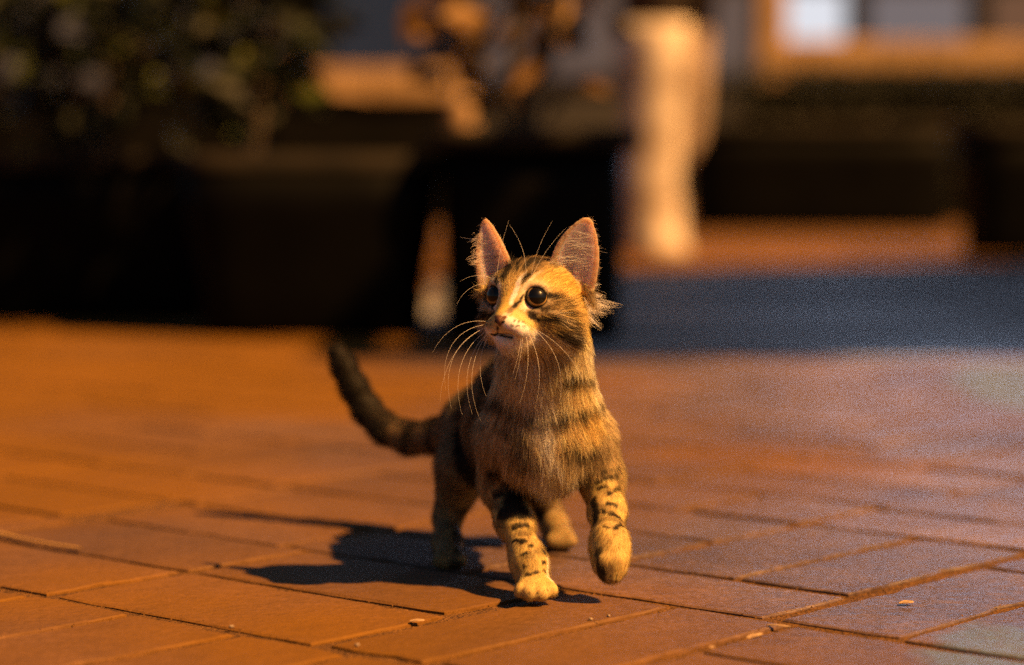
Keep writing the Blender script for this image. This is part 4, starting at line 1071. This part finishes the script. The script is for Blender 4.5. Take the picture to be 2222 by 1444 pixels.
for a_, u_, f_, dx, dz, L_ in ((25, 13, -27, 1, .12, .017), (25, 9, -28, 1, -.06, .025), (25, 6, -29, 1, -.16, .029), (25, 3, -29, 1, -.18, .031), (25, 0, -29, 1, -.26, .028), (25, -3, -29, 1, -.45, .025),
                               (25, -6, -29, 1, -.75, .024)):
    for rep in range(2):
        blocks.append(tuft(hd_(a_, u_ + rng.normal(0, 1.2), f_ + rep * 2), (dx, .1, dz + rng.normal(0, .16)), 18, L_ * (.82 - .3 * rep) * rng.uniform(.8, 1.1), .07, (0, 0, -.12), (.86, .80, .77), .0020))
for a_, u_, f_, L_ in ((-40, 38, 11, .006), (-41, 43, 10, .005), (-39, 32, 11, .010), (-39, 29, 11, .007), (-41, 48, 9, .004)):
    blocks.append(tuft(hd_(a_, u_, f_), (-1, -.1, -.12), 14, L_, .16, (0, 0, -.3), (.70, .58, .50)))
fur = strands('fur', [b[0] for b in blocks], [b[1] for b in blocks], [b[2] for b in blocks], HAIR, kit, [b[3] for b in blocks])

# ------------------------------------------------------------------ eyes, nose, whiskers
def eye_mat():
    m, nt, b = new_mat('eye'); N_ = nt.nodes.new; L_ = nt.links.new
    tc = N_('ShaderNodeTexCoord'); sp = N_('ShaderNodeSeparateXYZ'); L_(tc.outputs['Object'], sp.inputs[0])
    dv = N_('ShaderNodeMath'); dv.operation = 'DIVIDE'; L_(sp.outputs['Z'], dv.inputs[0]); dv.inputs[1].default_value = .0083
    ac = N_('ShaderNodeMath'); ac.operation = 'ARCCOSINE'; L_(dv.outputs[0], ac.inputs[0])
    sc = N_('ShaderNodeMath'); sc.operation = 'DIVIDE'; L_(ac.outputs[0], sc.inputs[0]); sc.inputs[1].default_value = math.pi / 2
    r = N_('ShaderNodeValToRGB'); cr = r.color_ramp
    cr.elements[0].position = .55; cr.elements[0].color = (.002, .002, .002, 1)
    cr.elements[1].position = .57; cr.elements[1].color = (.20, .11, .03, 1)
    for p_, c_ in ((.62, (.30, .19, .07, 1)), (.67, (.24, .14, .05, 1)), (.70, (.004, .003, .002, 1))):
        el = cr.elements.new(p_); el.color = c_
    L_(sc.outputs[0], r.inputs[0]); L_(r.outputs[0], b.inputs['Base Color'])
    b.inputs['Roughness'].default_value = .35; b.inputs['Coat Weight'].default_value = .5; b.inputs['Coat Roughness'].default_value = .06
    b.inputs['Specular IOR Level'].default_value = .1
    return m
EM = eye_mat()
bm = bmesh.new(); bmesh.ops.create_uvsphere(bm, u_segments=40, v_segments=24, radius=.0083); eye_me = bpy.data.meshes.new('eye'); bm.to_mesh(eye_me); bm.free()
for c, nrm in EYES:
    g = Vector(nrm) + Vector(HU) * .24 + Vector((.36, 0, 0))
    o = link('eye', eye_me, EM, kit, loc=Vector(c - OFF), smooth=True); o.rotation_euler = g.to_track_quat('Z', 'Y').to_euler()
m_nose = noise_mat('nose_leather', (.11, .045, .022), (.18, .075, .036), 900, .45, .4, .4, bscale=2500)
bm = bmesh.new(); bmesh.ops.create_uvsphere(bm, u_segments=28, v_segments=18, radius=1)
for v in bm.verts:
    a_, u_, f_ = v.co
    wid = 5.6 * (.42 + .58 * sstep(-.9, .45, np.float64(u_)))
    p = hd_(a_ * wid, -11.2 + u_ * 4.2, 40.4 + f_ * 4.2 - .5 * abs(a_)); v.co = Vector(p - OFF)
me = bpy.data.meshes.new('nose'); bm.to_mesh(me); bm.free()
nose = link('nose', me, m_nose, kit, smooth=True)
m_hole = noise_mat('nostril', (.006, .004, .003), (.01, .006, .005), 100, .8)
for s in (-1, 1):
    bm = bmesh.new(); bmesh.ops.create_uvsphere(bm, u_segments=14, v_segments=8, radius=1)
    for v in bm.verts:
        p = hd_(s * 2.9 + v.co.x * 1.5, -12.0 + v.co.y * .95 + s * v.co.x * .5, 43.1 + v.co.z * .9); v.co = Vector(p - OFF)
    me = bpy.data.meshes.new('nostril'); bm.to_mesh(me); bm.free(); link('nostril', me, m_hole, nose, smooth=True)
wb = []
def whisker(p0, d0, d1, L_, r=.00009):
    L_ *= 1.2
    k = 14; ps = np.zeros((1, k, 3)); ps[0, 0] = p0
    for i in range(1, k):
        t = i / (k - 1); d = np.array(d0) * (1 - t) + np.array(d1) * t; d /= np.linalg.norm(d); ps[0, i] = ps[0, i - 1] + d * L_ / (k - 1)
    wb.append((ps, np.linspace(1, .25, k)[None] * r, np.tile(np.array((.86, .80, .74)), (1, k, 1)), np.array([[.3, -.8, .5]])))
for u_, d0, d1, L_ in ((-13, (-1, -.15, .25), (-.55, .1, -1.0), .042), (-14.5, (-1, -.2, .0), (.15, .1, -1.2), .055), (-16, (-1, -.25, -.2), (.25, .1, -1.2), .062), (-17, (-.9, -.3, -.45), (.30, .1, -1.2), .060),
                       (-18, (-.8, -.3, -.6), (.35, .1, -1.2), .056), (-19, (-.7, -.35, -.8), (.45, .1, -1.1), .058), (-20, (-.6, -.3, -.9), (.4, 0, -1.1), .040), (-15, (-.9, -.1, -.3), (-.1, .2, -1.2), .060)):
    whisker(hd_(-14 - random.random() * 2, u_, 33 - random.random() * 3), d0, d1, L_)
for a_, u_, d0, d1, L_ in ((14, -15, (.55, -.6, -.7), (-.25, 0, -1), .052), (15, -17, (.25, -.5, -1), (-.35, 0, -1), .045), (13, -18, (.0, -.5, -1), (-.3, .1, -1), .030), (12, -19, (-.05, -.5, -1), (-.35, .1, -1), .026),
                           (17, -14, (.9, -.5, -.5), (-.2, 0, -1), .056), (18, -15, (1, -.4, -.35), (.4, .1, -1), .050)):
    whisker(hd_(a_, u_, 33), d0, d1, L_, .00009)
whisker(hd_(13, 18, 24), (.4, -.1, 1), (.8, 0, .8), .038, .00007)
whisker(hd_(12, 20, 22), (.15, -.1, 1), (.55, 0, .9), .036, .00007)
whisker(hd_(9, 19, 24), (.1, -.1, 1), (-.6, 0, .8), .034, .00009)
whisker(hd_(-17, 18, 22), (.05, -.1, 1), (.35, 0, 1), .036, .00008)
whisker(hd_(-20, 17, 20), (-.8, -.1, .5), (-.8, 0, -.5), .022, .00009)
whisker(hd_(-24, 14, 16), (-1, -.1, .2), (-.5, 0, -1), .028, .00008)

HW = hair_mat('whisker', .35, .5)
strands('whiskers', [b[0] for b in wb], [b[1] for b in wb], [b[2] for b in wb], HW, kit, [b[3] for b in wb])

# ------------------------------------------------------------------ litter on the pavers
DRY = noise_mat('dry_litter', (.16, .10, .05), (.34, .23, .13), 300, .8)
GRIT = noise_mat('grit', (.10, .07, .05), (.24, .18, .13), 400, .9)
def leaf_bit(px, py, L_, W_, rz, lift, label):
    g = ground_at(px, py); v = []; f = []; k = 7
    for i in range(k):
        t = i / (k - 1); w = W_ * math.sin(math.pi * min(.97, t * .9 + .06)) ** .8
        zc = lift * .35 * math.sin(math.pi * t) + lift * .4 * t
        v += [(L_ * (t - .5), -w / 2, zc + lift * .2), (L_ * (t - .5), 0, zc), (L_ * (t - .5), w / 2, zc + lift * .3)]
    for i in range(k - 1):
        for j in (0, 1): q = i * 3 + j; f.append((q, q + 3, q + 4, q + 1))
    o = link('leaf_fragment', mesh('leaf_fragment', v, f), DRY, loc=(g[0], g[1], .0009), rot=(0, 0, rz))
    m = o.modifiers.new('thick', 'SOLIDIFY'); m.thickness = .0006
    return tag(o, label, 'leaf')
def ground_at(px, py):
    d = at(px, py, 1.0) - np.array((0, 0, CAM_H)); t = -CAM_H / d[2]; return d * t
leaf_bit(1967, 1312, .011, .0075, .3, .0018, 'pale triangular leaf scrap lying flat on a paver at the right')
leaf_bit(1690, 1362, .017, .004, -.5, .0012, 'thin yellow leaf sliver at the corner where four pavers meet')
leaf_bit(1638, 1384, .016, .0045, .8, .0016, 'curled brown leaf sliver on the joint left of the paver corner')
leaf_bit(905, 1351, .010, .005, .2, .0014, 'small pale chip on the paver below the shadow')
leaf_bit(1545, 1408, .006, .003, 1.2, .001, 'tiny leaf crumb near the bottom edge right of centre')
rr = random.Random(4)
def pebble(px, py, r, label):
    bm = bmesh.new(); bmesh.ops.create_icosphere(bm, subdivisions=2, radius=r)
    for v in bm.verts: v.co *= rr.uniform(.78, 1.15)
    for v in bm.verts: v.co.z *= .7
    me = bpy.data.meshes.new('pebble'); bm.to_mesh(me); bm.free(); g = ground_at(px, py)
    return tag(link('pebble', me, GRIT, loc=(g[0], g[1], r * .5)), label, 'pebble', 'bits of grit on the pavers')
pebble(502, 1363, .0019, 'largest grit bit on the dark joint at the lower left')
pebble(1282, 1346, .0016, 'single grit bit below the lifted paw')
pebble(1321, 1338, .0013, 'grit bit on the paver joint right of the planted paw')
pebble(775, 1402, .0016, 'grit bit where the joints meet at the bottom')
# fine grit in and beside the joints, too small to count
gv, gf = [], []
for h in hand:
    for q in range(34):
        e = rr.random(); side = rr.randrange(4); o_ = rr.gauss(.004, .0035)
        u_, v_ = [(h[0] + e * (h[1] - h[0]), h[2] - o_), (h[0] + e * (h[1] - h[0]), h[3] + o_), (h[0] - o_, h[2] + e * (h[3] - h[2])), (h[1] + o_, h[2] + e * (h[3] - h[2]))][side]
        w_ = uv2w(u_, v_); s_ = rr.uniform(.0003, .0011); n_ = len(gv); z_ = -.001 if 0 < o_ < .006 else .0012
        for c_ in ((1, 0, -.6), (-.5, .87, -.6), (-.5, -.87, -.6), (rr.uniform(-.3, .3), rr.uniform(-.3, .3), .9)):
            gv.append((w_[0] + c_[0] * s_ * rr.uniform(.7, 1.2), w_[1] + c_[1] * s_, z_ + c_[2] * s_))
        gf += [(n_, n_ + 1, n_ + 3), (n_ + 1, n_ + 2, n_ + 3), (n_ + 2, n_, n_ + 3), (n_ + 2, n_ + 1, n_)]
tag(link('grit', mesh('grit', gv, gf), SAND), 'loose sandy grit along the joints of the pavers', 'grit', kind='stuff')

# dry straw along the joint at the left edge
STRAW = noise_mat('straw', (.20, .11, .03), (.34, .20, .06), 200, .8)
g0, g1 = ground_at(-60, 1156), ground_at(178, 1196); ds_ = g1 - g0; n_ = 14
sm = MB()
ang = math.atan2(ds_[1], ds_[0])
for i in range(n_):
    t_ = i / (n_ - 1)
    for j in range(6):
        a_ = j / 6 * 2 * math.pi; w_ = .0026 * (1 - .5 * t_) + .0004 * math.sin(9 * t_); o_ = .003 * math.sin(5 * t_ + 1)
        sm.v.append((np.linalg.norm(ds_) * t_, o_ + w_ * math.cos(a_), .0024 + .55 * w_ * math.sin(a_)))
for i in range(n_ - 1):
    for j in range(6): a_, b_ = i * 6 + j, i * 6 + (j + 1) % 6; sm.f.append((a_, b_, b_ + 6, a_ + 6))
st_ = sm.build('straw_stalk', STRAW, smooth=True, loc=(g0[0], g0[1], 0)); st_.rotation_euler = (0, 0, ang)
tag(st_, 'pale straw stalk lying along a joint at the left edge', 'straw')
